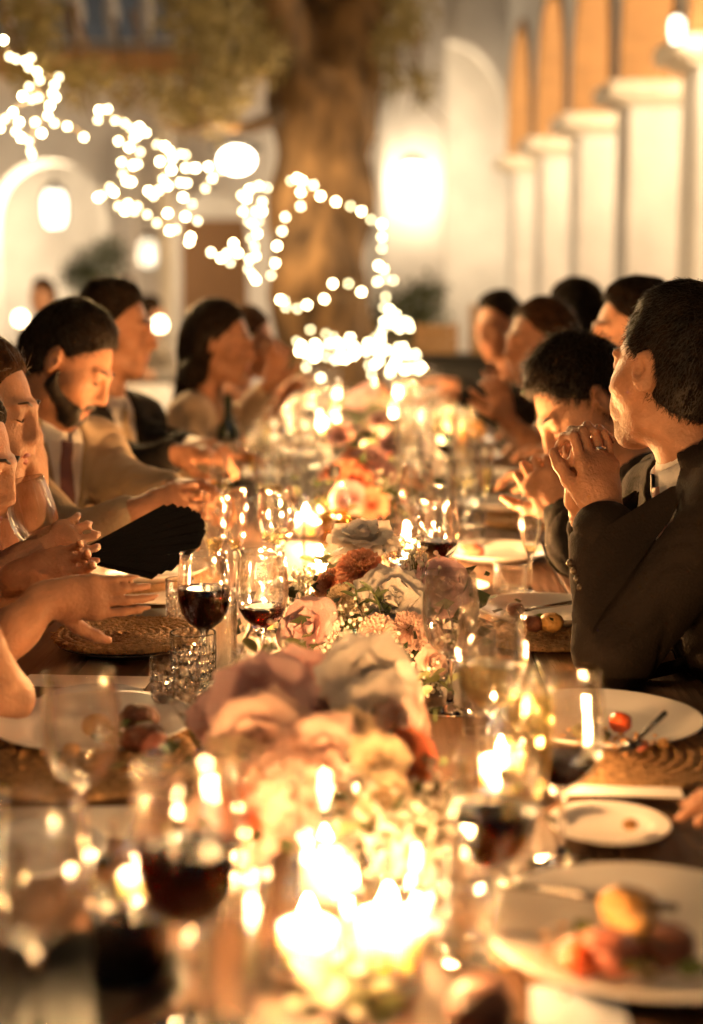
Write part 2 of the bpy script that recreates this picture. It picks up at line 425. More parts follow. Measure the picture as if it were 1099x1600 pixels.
# ---- building on the left with balcony
lb = thing('balcony_building', 'white building with lit arches below a balustraded balcony', 'building', G(0, 20), R(YAW))
arch_wall(lb, -9, -1.05, 4.4, [(-6.6, .8, 2.2, .95), (-4.05, .80, 2.25, .95), (-1.95, .55, 2.1, .7)])
MB().box((-5, -.1, 4.47), (8.2, .9, .14), bev=.03).box((-5, -.05, 4.33), (8.05, .7, .135), bev=.02).build('cornice', M_TAN, lb, False)
MB().box((-5, .1, 4.65), (8.1, .3, .2), bev=.02).build('balcony_base', M_WALL, lb, False)
bal = [(.05, 0), (.075, .05), (.05, .1), (.10, .25), (.115, .38), (.07, .58), (.045, .72), (.075, .78), (.075, .86)]
bme = None
for i in range(17):
    x = -8.7 + i * .46
    if bme is None: b = MB().lathe(bal, 14, cap0=True, cap1=True).build('baluster', M_WALL, lb, loc=(x, .1, 4.75)); bme = b.data
    else: link('baluster', bme, None, lb, (x, .1, 4.75))
MB().box((-5, .1, 5.68), (8.2, .36, .14), bev=.03).build('handrail', M_WALL, lb, False)
MB().box((-5, 1.9, 5.9), (8.2, .2, 2.9)).build('balcony_wall', pmat('blue_grey_shutter', (.10, .13, .19), .7), lb, False)
MB().box((-5, 2.6, 2.2), (8, .2, 4.4)).build('inner_wall', M_WALL, lb, False)
MB().box((-1.9, 2.3, 1.3), (1.3, .08, 2.5), bev=.02).build('door', pmat('orange_wood', (.20, .10, .04), .5, stretch=(8, 1, 1)), lb, False)
for x in (-3.02, -5.1): MB().box((x, -.12, 1.7), (.28, .22, 3.4), bev=.03).build('pilaster', M_WALL, lb, False)
lantern('round glowing lantern hanging in the left lit arch', at(85, 325, 20.9), 130, 1.5, emis=M_SOFT)
lantern('lit lantern hanging in the leftmost arch of the balcony building', G(-6.6, 20.9, 2.7), 80, 1.2, emis=M_SOFT)
lantern('small twin lantern hanging beside the white post', at(232, 395, 17.5), 260, 1.0, emis=M_DIM)
# broad shaded lamp below the balcony
t = thing('pendant_lamp', 'broad glowing pendant lamp hanging left of the tree trunk', 'lamp', at(370, 250, 10.6))
MB().ball((0, 0, 0), (.125, .125, .09), 20, 12).build('globe', M_LAMP, t)
MB().lathe([(.03, .13), (.15, .115), (.20, .085), (.02, .09)], 24).build('shade', M_IRON, t)
MB().tube([(0, 0, .15), (0, 0, 1.8)], .008, 6).build('cord', M_IRON, t)
lamp_light('pendant_light', t, (0.0, -.2, -.10), 38, .10, (1, .62, .28))
p = MB().box((0, 0, 1.5), (.13, .13, 3.0), bev=.015).box((0, 0, 3.03), (.24, .24, .08), bev=.01).build('white_post', M_WALL, smooth=False, loc=G((265 - 549.5) / FPX * 13, 13))
tag(p, 'slender white wooden post standing behind the long haired woman', 'post')

# ---- olive tree
M_BARK = pmat('olive_bark', (.15, .09, .04), .9, var=.8, scale=7, bump=1.0, bscale=16, stretch=(1, 1, .35))
M_LEAF = pmat('olive_leaf', (.25, .21, .09), .6, var=.35, scale=3, transl=.3)
tree = thing('olive_tree', 'old olive tree with a thick gnarled trunk lit from below', 'tree', G(-.22, 11.5))
T0 = Vector(tree.location)
def w(px, py, d): return at(px, py, d) - T0
def gnarled(paths, h, k=.12):
    s = SDF()
    for pts, rads in paths: s.chain([np.array(p) for p in pts], rads, k)
    return s.mesh('trunk', h, lambda V: .10 * vnoise(V * np.array([1, 1, .3]), 7) + .04 * vnoise(V * np.array([1, 1, .4]), 20, 2) + .12 * vnoise(V, 2.2, 5))[0]
paths = [([(0, 0, -.05), (.02, 0, .5), (-.02, 0, 1.3), tuple(w(500, 300, 11.5)), tuple(w(495, 170, 11.5))], [.58, .45, .36, .335, .34]),
         ([tuple(w(480, 200, 11.5)), tuple(w(445, 60, 11.4)), tuple(w(400, -120, 11)), tuple(w(300, -330, 10.5))], [.24, .22, .16, .09]),
         ([tuple(w(535, 190, 11.5)), tuple(w(560, 40, 11.6)), tuple(w(600, -180, 11.8)), tuple(w(700, -380, 12))], [.25, .21, .15, .08]),
         ([tuple(w(500, 160, 11.6)), tuple(w(500, 0, 12)), tuple(w(490, -300, 12.4))], [.25, .17, .09])]
link('trunk', gnarled(paths, .045), M_BARK, tree)
limb = [w(440, 180, 11.2), w(385, 200, 10.6), w(330, 190, 10.0), w(290, 205, 9.4), w(250, 190, 9.0)]
lm = MB().tube(limb, [.07, .045, .03, .02, .008], 8).build('limb', M_BARK, tree)
def leaves(centres, n, size, flat=.5):
    V = []; F = []
    for (c, rad, cnt) in centres:
        c = Vector(c)
        for _ in range(cnt):
            d = Vector((random.gauss(0, 1), random.gauss(0, 1), random.gauss(0, 1))); d.normalize(); q = c + Vector((d.x * rad[0], d.y * rad[1], d.z * rad[2])) * random.random() ** .45
            a = Vector((random.gauss(0, 1), random.gauss(0, 1), random.gauss(0, .8))).normalized(); b = a.cross(Vector((random.gauss(0, 1), random.gauss(0, 1), random.gauss(0, 1)))).normalized()
            L = size * random.uniform(.7, 1.3); Wd = L * .2; o = len(V)
            V += [q, q + a * L * .5 + b * Wd, q + a * L, q + a * L * .5 - b * Wd]; F.append((o, o + 1, o + 2, o + 3))
    return np_mesh('crown', [tuple(v) for v in V], F, False)
cl = []
for (px, py, d, rx, rz, cnt) in [(60, 20, 9, .35, .45, 600), (225, 150, 9.5, .3, .15, 200), (330, 20, 10, .5, .5, 1400), (330, 130, 10, .45, .45, 900), (400, 60, 10.5, .35, .5, 700), (290, 170, 9.5, .3, .25, 300),
                             (140, 140, 9, .45, .25, 350), (640, 40, 11.2, .30, .45, 900), (630, 110, 11.5, .22, .25, 260), (600, -60, 11.5, .6, .5, 900), (150, -190, 9.5, 1.2, .5, 2000), (400, -180, 10.5, 1.4, .7, 2600), (700, -220, 12, 1.2, .6, 1200),
                             (40, 100, 8.5, .3, .25, 250), (655, 130, 11.4, .06, .15, 60)]:
    for _ in range(5):
        q = w(px + random.uniform(-40, 40), py + random.uniform(-30, 30), d + random.uniform(-.4, .4)); k = random.uniform(.35, .7)
        cl.append((q, (rx * k, rx * k, rz * k), cnt // 5))
cr = link('crown', leaves(cl, 0, .07), M_LEAF, tree)
tw = MB()
for c in cl[::2]:
    e = Vector(c[0]); tw.tube([e + Vector((random.uniform(-.15, .15), random.uniform(-.15, .15), .4)), e, e + Vector((random.uniform(-.2, .2), 0, -.2))], [.014, .009, .004], 5)
tag(tw.build('twigs', M_BARK, tree), kind='stuff')

# ---- far clutter at the end of the table
M_DARK = pmat('black_lacquer', (.012, .011, .010), .5, var=.2)
M_WOODL = pmat('light_wood', (.34, .19, .08), .6, stretch=(1, 8, 1))
t = thing('sideboard', 'long black sideboard standing beyond the end of the table', 'sideboard', G(.95, 10.2), R(YAW))
MB().box((0, 0, .52), (1.15, .5, .84), bev=.015).build('cabinet', M_DARK, t, False)
MB().box((0, 0, .96), (1.22, .56, .04), bev=.01).build('top', M_DARK, t, False)
for x in (-.29, .29):
    d_ = MB().box((x, -.262, .54), (.54, .02, .76), bev=.006).build('door', M_DARK, t, False); MB().tube([(x - .2 * (1 if x > 0 else -1), -.28, .5), (x - .2 * (1 if x > 0 else -1), -.28, .6)], .008, 8).build('handle', M_GOLD, d_)
for x in (-.5, .5): MB().box((x, 0, .05), (.06, .4, .1)).build('leg', M_DARK, t, False)
for i, (x, lab, hh) in enumerate([(-.36, 'plain wooden crate on the left end of the black sideboard', .24), (.02, 'taller wooden crate between two others on the black sideboard', .33), (.38, 'low wooden crate on the right end of the black sideboard', .2)]):
    t = thing('wooden_crate', lab, 'crate', G(.95 + x, 10.25, .98), R(YAW) + random.uniform(-.1, .1), 'crates on the sideboard')
    nb = int(hh / .065)
    for j in range(nb):
        for yy in (-.11, .11): MB().box((0, yy, .03 + j * .068), (.3, .014, .055)).build('slat', M_WOODL, t, False)
        for xx in (-.143, .143): MB().box((xx, 0, .03 + j * .068), (.014, .205, .055)).build('slat', M_WOODL, t, False)
    for xx in (-.13, .13):
        for yy in (-.097, .097): MB().box((xx, yy, nb * .034), (.02, .012, nb * .068)).build('corner_post', M_WOODL, t, False)
M_BUSH = pmat('bush_leaf', (.07, .09, .035), .6, var=.4, scale=5, transl=.2)
for (px, d, lab, hgt) in [(640, 12.6, 'round clipped bush in a clay pot right of the olive trunk', 1.45), (155, 15.5, 'clipped bush in a clay pot before the left arches', 1.9)]:
    t = thing('potted_bush', lab, 'plant', G((px - 549.5) / FPX * d, d))
    MB().lathe([(.16, 0), (.24, .4), (.26, .42), (.26, .47), (.22, .47), (.2, .40)], 20, cap0=True, cap1=True).build('pot', pmat('terracotta', (.40, .17, .08), .8), t)
    MB().tube([(0, 0, .4), (.01, .01, hgt - .4)], .03, 8).build('trunk', M_BARK, t)
    link('crown', leaves([((0, 0, hgt - .3), (.36, .36, .36), 1600), ((.15, 0, hgt - .05), (.2, .2, .2), 300), ((-.2, .1, hgt - .3), (.22, .22, .2), 300)], 0, .06), M_BUSH, t)

# ================================================================== THE TABLE
M_TABLE = pmat('dark_table_wood', (.085, .042, .022), .6, var=.5, scale=5, bump=.35, bscale=14, stretch=(7, .6, 1), spec=.35)
Y0, Y1, HWID = .55, 9.6, .56
tab = thing('dining_table', 'very long dark wooden banquet table laid for dinner', 'table', (TX, 0, 0))
npl = 9; pw = 2 * HWID / npl
for i in range(npl):
    for (ya, yb) in ((Y0, 3.55), (3.555, 6.6), (6.605, Y1)):
        MB().box((-HWID + pw * (i + .5), (ya + yb) / 2, TZ - .02 - random.uniform(0, .0012)), (pw - .003, yb - ya, .04), bev=.003).build('plank', M_TABLE, tab, False)
for y in (1.0, 3.4, 5.8, 8.6):
    for x in (-.42, .42): MB().box((x, y, .33), (.08, .08, .66), bev=.008).build('leg', M_TABLE, tab, False)
    MB().box((0, y, .68), (1.0, .07, .055)).build('crossbeam', M_TABLE, tab, False)

# ---- chairs
M_CHAIR = pmat('chair_wood', (.30, .17, .08), .45, var=.3, stretch=(4, 4, 1))
def make_chair():
    t = thing('dining_chair', '', 'chair')
    MB().box((0, 0, .45), (.42, .42, .035), bev=.012).build('seat', M_CHAIR, t, False)
    for sx in (-.18, .18):
        MB().tube([(sx, .18, 0), (sx, .17, .435)], .017, 8).build('leg', M_CHAIR, t)
        MB().tube([(sx, -.22, 0), (sx, -.19, .45), (sx, -.25, .88)], .017, 8).build('leg', M_CHAIR, t)
    MB().box((0, -.252, .87), (.40, .022, .07), bev=.008).build('top_rail', M_CHAIR, t, False)
    for a in (1, -1): MB().tube([(-.16 * a, -.205, .5), (0, -.222, .66), (.16 * a, -.245, .83)], .010, 6).build('cross_bar', M_CHAIR, t)
    MB().tube([(-.18, 0.17, .2), (.18, .17, .2)], .01, 6).build('stretcher', M_CHAIR, t)
    return t
CHAIR0 = make_chair(); chair_used = [0]
def chair(loc, rz, label, group='chairs along the table'):
    o = CHAIR0 if not chair_used[0] else copy_tree(CHAIR0); chair_used[0] = 1
    o.location = loc; o.rotation_euler = (0, 0, rz); tag(o, label, 'chair', group); return o

# ================================================================== TABLEWARE
def walled(prof, th=.0012):
    """outer profile -> closed outer + inner wall profile"""
    out = list(prof); inn = [(max(.0004, r - th), z + (th if i == 0 else 0)) for i, (r, z) in enumerate(prof)]
    return out + [(out[-1][0] - th * .5, out[-1][1] + th * .5)] + inn[::-1]
_mc = {}
def cached(key, fn):
    if key not in _mc: _mc[key] = fn()
    return _mc[key]
def part(key, name, mat, parent, fn, smooth=True, loc=None):
    me = cached(key, lambda: fn().mesh(name, smooth)); return link(name, me, mat, parent, loc)
WB = [(.004, .083), (.016, .088), (.028, .098), (.0365, .113), (.0408, .132), (.0415, .148), (.0402, .168), (.0378, .19), (.0360, .205)]
def interp(prof, z):
    for (a, za), (b, zb) in zip(prof, prof[1:]):
        if za <= z <= zb and zb > za: return a + (b - a) * (z - za) / (zb - za)
    return prof[-1][0]
def liquid(prof, level, z0, inset=.0016, n=7):
    zs = [z0 + (level - z0) * i / n for i in range(n + 1)]
    pr = [(max(.001, interp(prof, z) - inset), z) for z in zs]
    pr += [(pr[-1][0] * .6, level), (.0005, level)]
    return MB().lathe(pr, 32)
def place(px, py): p = tp(px, py); return (p.x, p.y, TZ)
def wine_glass(px, py, label, fill=None, level=.135, scale=1.0, group='stemmed wine glasses on the table', loc=None, rz=0, tilt=None):
    t = thing('wine_glass', label, 'wine glass', loc or place(px, py), rz, group); t.scale = (scale,) * 3
    part('wg_bowl', 'bowl', M_BLOWN, t, lambda: MB().lathe(walled(WB), 44))
    part('wg_stem', 'stem', M_STEM, t, lambda: MB().lathe([(.0005, .0012), (.033, .001), (.0345, .002), (.033, .0032), (.018, .0055), (.007, .011), (.0040, .022), (.0034, .05), (.0040, .072), (.008, .083), (.012, .086), (.0005, .0862)], 24))
    if fill:
        mt = {'red': M_RED, 'white': M_WHITE, 'water': M_WATER}[fill]
        part(('wg', fill, level), 'wine', mt, t, lambda: liquid(WB, level, .0865))
    if tilt: t.rotation_euler = tilt
    return t
FB = [(.003, .082), (.010, .09), (.0165, .105), (.0215, .13), (.0235, .155), (.0232, .185), (.0212, .215)]
def flute(px, py, label, level=.15, scale=1.0, fill=True, group='champagne flutes on the table'):
    t = thing('champagne_flute', label, 'champagne flute', place(px, py), 0, group); t.scale = (scale,) * 3
    part('fl_bowl', 'bowl', M_BLOWN, t, lambda: MB().lathe(walled(FB, .001), 36))
    part('fl_stem', 'stem', M_STEM, t, lambda: MB().lathe([(.0005, .0012), (.030, .001), (.0315, .002), (.030, .003), (.014, .005), (.006, .010), (.0036, .022), (.0034, .07), (.006, .082), (.009, .089), (.0005, .0892)], 24))
    if fill: part(('fl', level), 'champagne', M_CHAMP, t, lambda: liquid(FB, level, .0895, .001))
    return t
def tumbler(px, py, label, r=.034, h=.09, fill=M_WATER, level=.05, taper=1.06, group='plain tumblers on the table', loc=None):
    t = thing('tumbler', label, 'tumbler', loc or place(px, py), 0, group)
    pr = [(.0005, .0015), (r * .94, .001), (r, .004), (r * (1 + (taper - 1) * .5), h * .5), (r * taper, h)]
    part(('tb', r, h, taper), 'glass', M_BLOWN, t, lambda: MB().lathe(walled(pr[2:], .0016), 40).lathe([(.0005, .0015), (r * .94, .001), (r, .004), (r - .0016, .010), (.0005, .0095)], 40))
    if fill: part(('tbl', r, h, level), 'water', fill, t, lambda: liquid([(r * .98, .004), (r * taper * .99, h)], level, .006, .0012))
    return t
def cut_tumbler(px, py, label, r=.036, h=.088, rot=0, loc=None):
    """cut crystal tumbler: star-cut diamonds standing proud below a plain rim band"""
    t = thing('crystal_tumbler', label, 'tumbler', loc or place(px, py), rot, 'cut crystal tumblers')
    def body():
        seg, m = 48, MB(); rows = 13; pr = []
        for k in range(rows): pr.append((r * (.93 + .07 * k / rows), .004 + (h * .62) * k / (rows - 1)))
        top = [(r, h * .70), (r * 1.0, h), (r - .0016, h + .0006), (r - .003, h - .001)]
        inn = [(r - .0035, h * .6), (r - .0045, .016), (r * .5, .013), (.0005, .0125)]
        allp = [(.0005, .001), (r * .9, .0005)] + pr + top + inn
        def rf(a, k):
            if 2 <= k < 2 + rows:
                u = a / (2 * math.pi) * 12; v = (k - 2) / (rows - 1) * 2.0
                d = abs((u + v) % 1 - .5) + abs((u - v) % 1 - .5)
                return 1 - .075 * abs(d - .5) * 2 + .03 * max(0, d - .7)
            return 1
        return m.lathe(allp, seg, rfun=rf)
    part(('cut', r, h), 'glass', M_CUT, t, body, False)
    return t
def plate(px, py, label, r=.135, mat=None, z=TZ, group='white dinner plates', loc=None, name='plate', rim=.022):
    pr = [(.0005, .006), (r * .62, .006), (r * .68, .008), (r * .80, .014), (r * .985, rim), (r, rim + .0006), (r, rim - .0015), (r * .8, .009), (r * .66, .0005), (.0005, .0005)]
    p = loc or place(px, py); o = MB().lathe(pr, 64).build(name, mat or M_PLATE, loc=(p[0], p[1], z)); return tag(o, label, 'plate', group)
def card(px, py, label, wx=.11, wy=.21, rz=0, z=TZ, curl=0, mat=None):
    p = place(px, py); m = MB(); n = 8; vs = []
    for i in range(n + 1):
        y = -wy / 2 + wy * i / n; zz = .0012 + curl * (i / n - .5) ** 2
        vs += [(-wx / 2, y, zz), (wx / 2, y, zz), (-wx / 2, y, zz + .0007), (wx / 2, y, zz + .0007)]
    fs = []
    for i in range(n):
        a = i * 4; b = a + 4; fs += [(a, b, b + 1, a + 1), (a + 2, a + 3, b + 3, b + 2), (a, a + 2, b + 2, b), (a + 1, b + 1, b + 3, a + 3)]
    fs += [(0, 1, 3, 2), (n * 4, n * 4 + 2, n * 4 + 3, n * 4 + 1)]
    o = MB().add(vs, fs).build('menu_card', mat or M_CARD, smooth=False, loc=(p[0], p[1], z)); o.rotation_euler = (0, 0, rz)
    return tag(o, label, 'menu card', 'menu cards at the place settings')
M_RAFFIA = pmat('woven_raffia', (.34, .20, .09), .85, var=.5, scale=90, bump=1.0, bscale=160)
def placemat(px, py, label, r=.165, fringe=True, z=TZ, loc=None):
    p = loc or place(px, py)
    t = thing('woven_placemat', label, 'placemat', (p[0], p[1], z), random.uniform(0, 3), 'woven placemats')
    nr = 9
    for k in range(nr):
        rr = r * (k + .6) / nr; seg = max(24, int(rr * 900)); m = MB(); vs = []; fs = []
        q = 8; th = r / nr * .56
        for i in range(seg):
            a = 2 * math.pi * i / seg; tw = 1 + .22 * (i % 2)
            for j in range(q):
                b = 2 * math.pi * j / q; rad = rr + th * math.cos(b) * (.9 + .1 * tw); zz = .006 + .0052 * math.sin(b) * tw
                vs.append((rad * math.cos(a), rad * math.sin(a), max(.0005, zz)))
        for i in range(seg):
            i2 = (i + 1) % seg
            for j in range(q): fs.append((i * q + j, i2 * q + j, i2 * q + (j + 1) % q, i * q + (j + 1) % q))
        m.add(vs, fs).build('woven_ring', M_RAFFIA, t)
    if fringe:
        m = MB()
        for i in range(260):
            a = random.uniform(0, 2 * math.pi); r0 = r * random.uniform(.9, 1.0); b = a + random.uniform(-.06, .06); r1 = r * random.uniform(1.0, 1.07)
            m.tube([(r0 * math.cos(a), r0 * math.sin(a), .008), (r1 * math.cos(b), r1 * math.sin(b), random.uniform(.002, .014))], [.0012, .0006], 4, False)
        tag(m.build('fringe', M_RAFFIA, t), kind='stuff')
    return t
def cutlery(kind, p, rz, pitch=0, L=.19, mat=None, label='', group='dark cutlery'):
    m = MB()
    m.tube([(0, 0, 0), (0, L * .35, .002), (0, L * .66, .004)], [.0042, .0035, .0026], 8)
    if kind == 'fork':
        m.box((0, L * .74, .004), (.020, L * .13, .0022))
        for k in range(4): m.tube([(-.0085 + k * .0057, L * .79, .004), (-.0085 + k * .0057, L, .008)], [.0017, .0009], 5)
    else:
        m.box((.002, L * .83, .004), (.014, L * .36, .0016))
    o = m.build(kind, mat or M_STEEL, loc=p); o.rotation_euler = (pitch, 0, rz)
    return tag(o, label, kind, group)
NCANDLE = [0]; CPOW = 1.0
def flame_mesh():
    return MB().lathe([(.0004, 0), (.0042, .004), (.0056, .010), (.0042, .013), (.0020, .018), (.0003, .023)], 12)
def candle(px, py, label, r=.037, h=.125, wax_r=.027, wax_h=.055, power=3.0, loc=None, tall=False, glass=True, group='candles in glass cylinders'):
    t = thing('glass_candle', label, 'candle', loc or place(px, py), 0, group)
    if glass:
        pr = [(.0005, .001), (r * .97, .001), (r, .004), (r, h), (r - .001, h + .001), (r - .002, h - .001), (r - .002, .006), (.0005, .005)]
        part(('cg', r, h), 'glass_cylinder', M_GLASS, t, lambda: MB().lathe(pr, 36))
    z0 = .0065 if glass else .001
    part(('wax', wax_r, wax_h), 'wax', M_WAX, t, lambda: MB().lathe([(.0005, z0), (wax_r, z0), (wax_r, wax_h - .002), (wax_r - .003, wax_h), (wax_r * .6, wax_h - .003), (.0005, wax_h - .004)], 28))
    part('wick', 'wick', M_WICK, t, lambda: MB().tube([(0, 0, -.004), (0, .0006, .008)], .0007, 5), loc=(0, 0, wax_h))
    part('flame', 'flame', M_FLAME, t, flame_mesh, loc=(0, 0, wax_h + .004))
    lamp_light('candle_light', t, (0, 0, wax_h + .018), power * 2.5 * CPOW, .008, CANDLE_COL)
    NCANDLE[0] += 1
    return t

# ---- candles, from near to far
candle(606, 1535, 'brightest pillar candle in a glass cylinder below the near flowers', .037, .125, .026, .062, 3.6)
candle(482, 1512, 'low candle in a glass cylinder beside the brightest pillar candle', .037, .115, .026, .040, 2.3)
candle(508, 1408, 'candle in a tall glass cylinder tucked under the near flowers', .031, .125, .024, .05, .5)
candle(650, 1470, 'short votive glass right of the brightest candle', .033, .085, .025, .018, 1.5)
candle(782, 1240, 'candle glowing behind the near right wine glasses', .034, .10, .027, .045, 2.6)
candle(222, 1415, 'small added votive candle behind the near left red wine glass', .030, .085, .024, .035, .7)  # made-up votive, brightens the left plate and the near women
candle(560, 1118, 'unseen candle added between the near and middle flowers to light them', .033, .12, .026, .075, 2.4)  # added out of sight, lights the middle flowers from the front
candle(415, 985, 'extra votive candle added for light behind the two left wine glasses', .030, .075, .024, .03, 2.0)  # extra candle put in to brighten the middle flowers and nearby guests
CPOW = 3.0
candle(499, 905, 'single candle in a glass cylinder left of the peach carnation', .036, .128, .026, .028, 3.4)
candle(634, 915, 'very bright candle behind the white rose and red wine glass', .036, .115, .028, .052, 4.5)
candle(636, 872, 'candle in a slim tall glass behind the bright white candle', .028, .14, .02, .04, 2.4)
candle(478, 838, 'pale pillar candle left of the clear bottle', .034, .10, .028, .055, 3.0)
candle(592, 730, 'broad glowing candle beyond the coral flowers', .05, .10, .042, .062, 1.5)
candle(502, 690, 'candle in a glass left of the broad glowing candle', .036, .12, .028, .06, 1.2)
candle(690, 705, 'candle in a tall glass right of the broad glowing candle', .034, .14, .026, .05, 1.2)
for i, (x, y) in enumerate([(-.16, 6.6), (.10, 6.9), (-.02, 7.5), (-.20, 8.1), (.14, 8.5), (0, 9.0)]):
    candle(0, 0, 'small candle among the flowers at the far table end', .036, .11, .027, .05, .6, loc=(TX + x, y, TZ), group='candles at the far end of the table')

# ---- glasses, left side from near to far
wine_glass(62, 1640, 'large empty wine glass at the near left table corner', None, scale=1.05)
wine_glass(300, 1610, 'red wine glass left of the brightest candle', 'red', .142, 1.1)
tumbler(358, 1610, 'slim tall water glass left of the candles', .022, .15, M_WATER, .10, 1.05)
tumbler(-18, 1520, 'plain tumbler at the left table edge before the blue plate', .034, .11, None)
wine_glass(133, 1345, 'empty wine glass before the left plate of meat', None, scale=1.0)
wine_glass(321, 1066, 'half full red wine glass left of the pink rose', 'red', .150, 1.0)
wine_glass(411, 1062, 'wine glass with a little red wine next to the pink rose', 'red', .118, 1.0)
tumbler(345, 1062, 'slim straight glass full of water before the half full red wine', .0255, .128, M_WATER, .118, 1.08)
cut_tumbler(275, 1122, 'cut crystal tumbler with star facets in front of the woven placemat')
cut_tumbler(303, 1075, 'cut crystal tumbler partly behind the slim water glass', .036, .088, .3)
cut_tumbler(282, 985, 'cut crystal tumbler behind the half full red wine glass', .026, .095, .1)
flute(336, 935, 'left one of two champagne flutes by the bearded man', .12)
flute(369, 925, 'right one of two champagne flutes by the bearded man', .11)
wine_glass(433, 912, 'wine glass left of the candle by the clear bottle', 'white', .115)
tumbler(572, 868, 'wide glass with lit rim behind the white rose', .038, .095, M_WHITE, .03)
# right side
wine_glass(703, 1112, 'empty wine glass right of the mauve rose', None)
wine_glass(765, 1215, 'white wine glass right of the large white rose', 'white', .140, 1.05)
tumbler(748, 1150, 'straight narrow glass behind the white wine', .023, .15, M_WATER, .03, 1.0)
wine_glass(876, 1352, 'red wine glass before the plate with the tomato', 'red', .118, 1.02)
flute(822, 1392, 'full champagne flute among the near right glasses', .195, 1.05)
wine_glass(768, 1492, 'nearest red wine glass right of the small flowers', 'red', .140, .98)
tumbler(722, 1485, 'short water tumbler right of the near candles', .034, .085, M_WATER, .05)
wine_glass(684, 945, 'red wine glass beside the bright white candle', 'red', .128)
flute(828, 930, 'tall empty champagne flute before the clasped hands', .10)
tumbler(797, 925, 'tumbler of iced water beside the champagne flute', .034, .062, M_WATER, .05)
tumbler(735, 858, 'small water tumbler behind the red wine glass', .034, .09, M_WATER, .055)
wine_glass(722, 812, 'white wine glass beside the coral flowers', 'white', .12)
wine_glass(352, 800, 'empty wine glass standing before the dark suited man', None)
# far settings: look-alikes
k = 0
for y in np.arange(3.6, 9.2, .55):
    for sx in (-1, 1):
        for dx, kind in ((.27, 'w'), (.34, 'f'), (.20, 't'), (.16, 'w'))[:3 if sx < 0 else 4]:
            x = TX + sx * (dx + random.uniform(-.03, .03)); yy = y + random.uniform(-.2, .2) + (.1 if kind == 'f' else 0)
            if kind == 'w':
                o = wine_glass(0, 0, 'wine glass at a far place setting', random.choice([None, 'red', None, 'white', 'red']), .12, loc=(x, yy, TZ), group='wine glasses at the far settings')
            elif kind == 'f':
                o = flute(600, 900, 'champagne flute at a far place setting', .15, group='flutes at the far settings'); o.location = (x, yy, TZ)
            else:
                tumbler(0, 0, 'water tumbler at a far place setting', group='tumblers at the far settings', loc=(x, yy, TZ))
# ---- bottle
t = thing('glass_bottle', 'clear bottle with dark neck wrap among the candles', 'bottle', place(523, 850))
part('bot', 'glass', M_GLASS, t, lambda: MB().lathe([(.0005, .003), (.036, .001), (.038, .006), (.038, .10), (.030, .13), (.016, .15), (.013, .165), (.013, .20), (.0145, .201), (.0145, .208), (.011, .208)], 32))
MB().lathe([(.0135, .166), (.0138, .167), (.0138, .192), (.0135, .193)], 24).build('neck_wrap', M_DARK, t)
part('botl', 'oil', thin_glass('olive_oil', (.85, .62, .22), .06), t, lambda: liquid([(.037, .006), (.037, .10)], .085, .007))
t = thing('glass_bottle', 'dark slim bottle standing before the long haired woman', 'bottle', place(358, 765))
MB().lathe([(.0005, .001), (.036, .001), (.037, .006), (.037, .19), (.016, .225), (.0135, .24), (.0135, .30), (.0005, .30)], 24).build('glass', pmat('dark_bottle', (.02, .03, .015), .08, spec=.6), t)
MB().lathe([(.0375, .06), (.0378, .061), (.0378, .15), (.0375, .151)], 24).build('label', M_CARD, t)

# ---- plates, mats, cards
M_MEAT = pmat('seared_meat', (.16, .055, .03), .45, var=.5, scale=60, bump=.8, bscale=90)
M_PINKM = pmat('pink_meat', (.52, .17, .11), .4, var=.3, scale=50, bump=.5, bscale=70)
M_POT = pmat('roast_potato', (.50, .27, .08), .5, var=.45, scale=40, bump=.7, bscale=70)
M_TOM = pmat('tomato_skin', (.62, .10, .03), .18, var=.15, scale=10)
M_CRUMB = pmat('crumbs', (.45, .24, .09), .8, var=.5, scale=60)
M_HERB = pmat('herbs', (.10, .10, .03), .7, var=.5, scale=60)
def lump(name, p, r, mat, label, cat='food', group='food left on the plates', sq=(1, 1, .8), boxy=0):
    s = SDF(); r_ = np.array(sq) * r
    s.ell((0, 0, r_[2] * .8), r_)
    for _ in range(4 + boxy * 3): s.ell((random.uniform(-.5, .5) * r_[0], random.uniform(-.5, .5) * r_[1], r_[2] * .8 + random.uniform(-.2, .4) * r_[2]), r_ * random.uniform(.45, .7), k=r * .3)
    me, V, F = s.mesh(name, r / 8, lambda V: r * .12 * vnoise(V, 2.5 / r) + r * .05 * vnoise(V, 8 / r, 3))
    o = link(name, me, mat, loc=p); o.rotation_euler = (0, 0, random.uniform(0, 6)); return tag(o, label, cat, group)
def on(px, py, dz=.008): p = tp(px, py, TZ + dz); return (p.x, p.y, TZ + dz)
def crumbs(px, py, label, n=40, rx=.05, ry=.03, dz=.022):
    m = MB(); p = on(px, py, dz)
    for _ in range(n):
        s = random.uniform(.0012, .004); m.ball((random.gauss(0, rx), random.gauss(0, ry), s * .6 + .0006), (s, s * .8, s * .7), 5, 4, jit=.25)
    o = m.build('crumbs', M_CRUMB, loc=p, smooth=False); return tag(o, label, 'crumbs', kind='stuff')
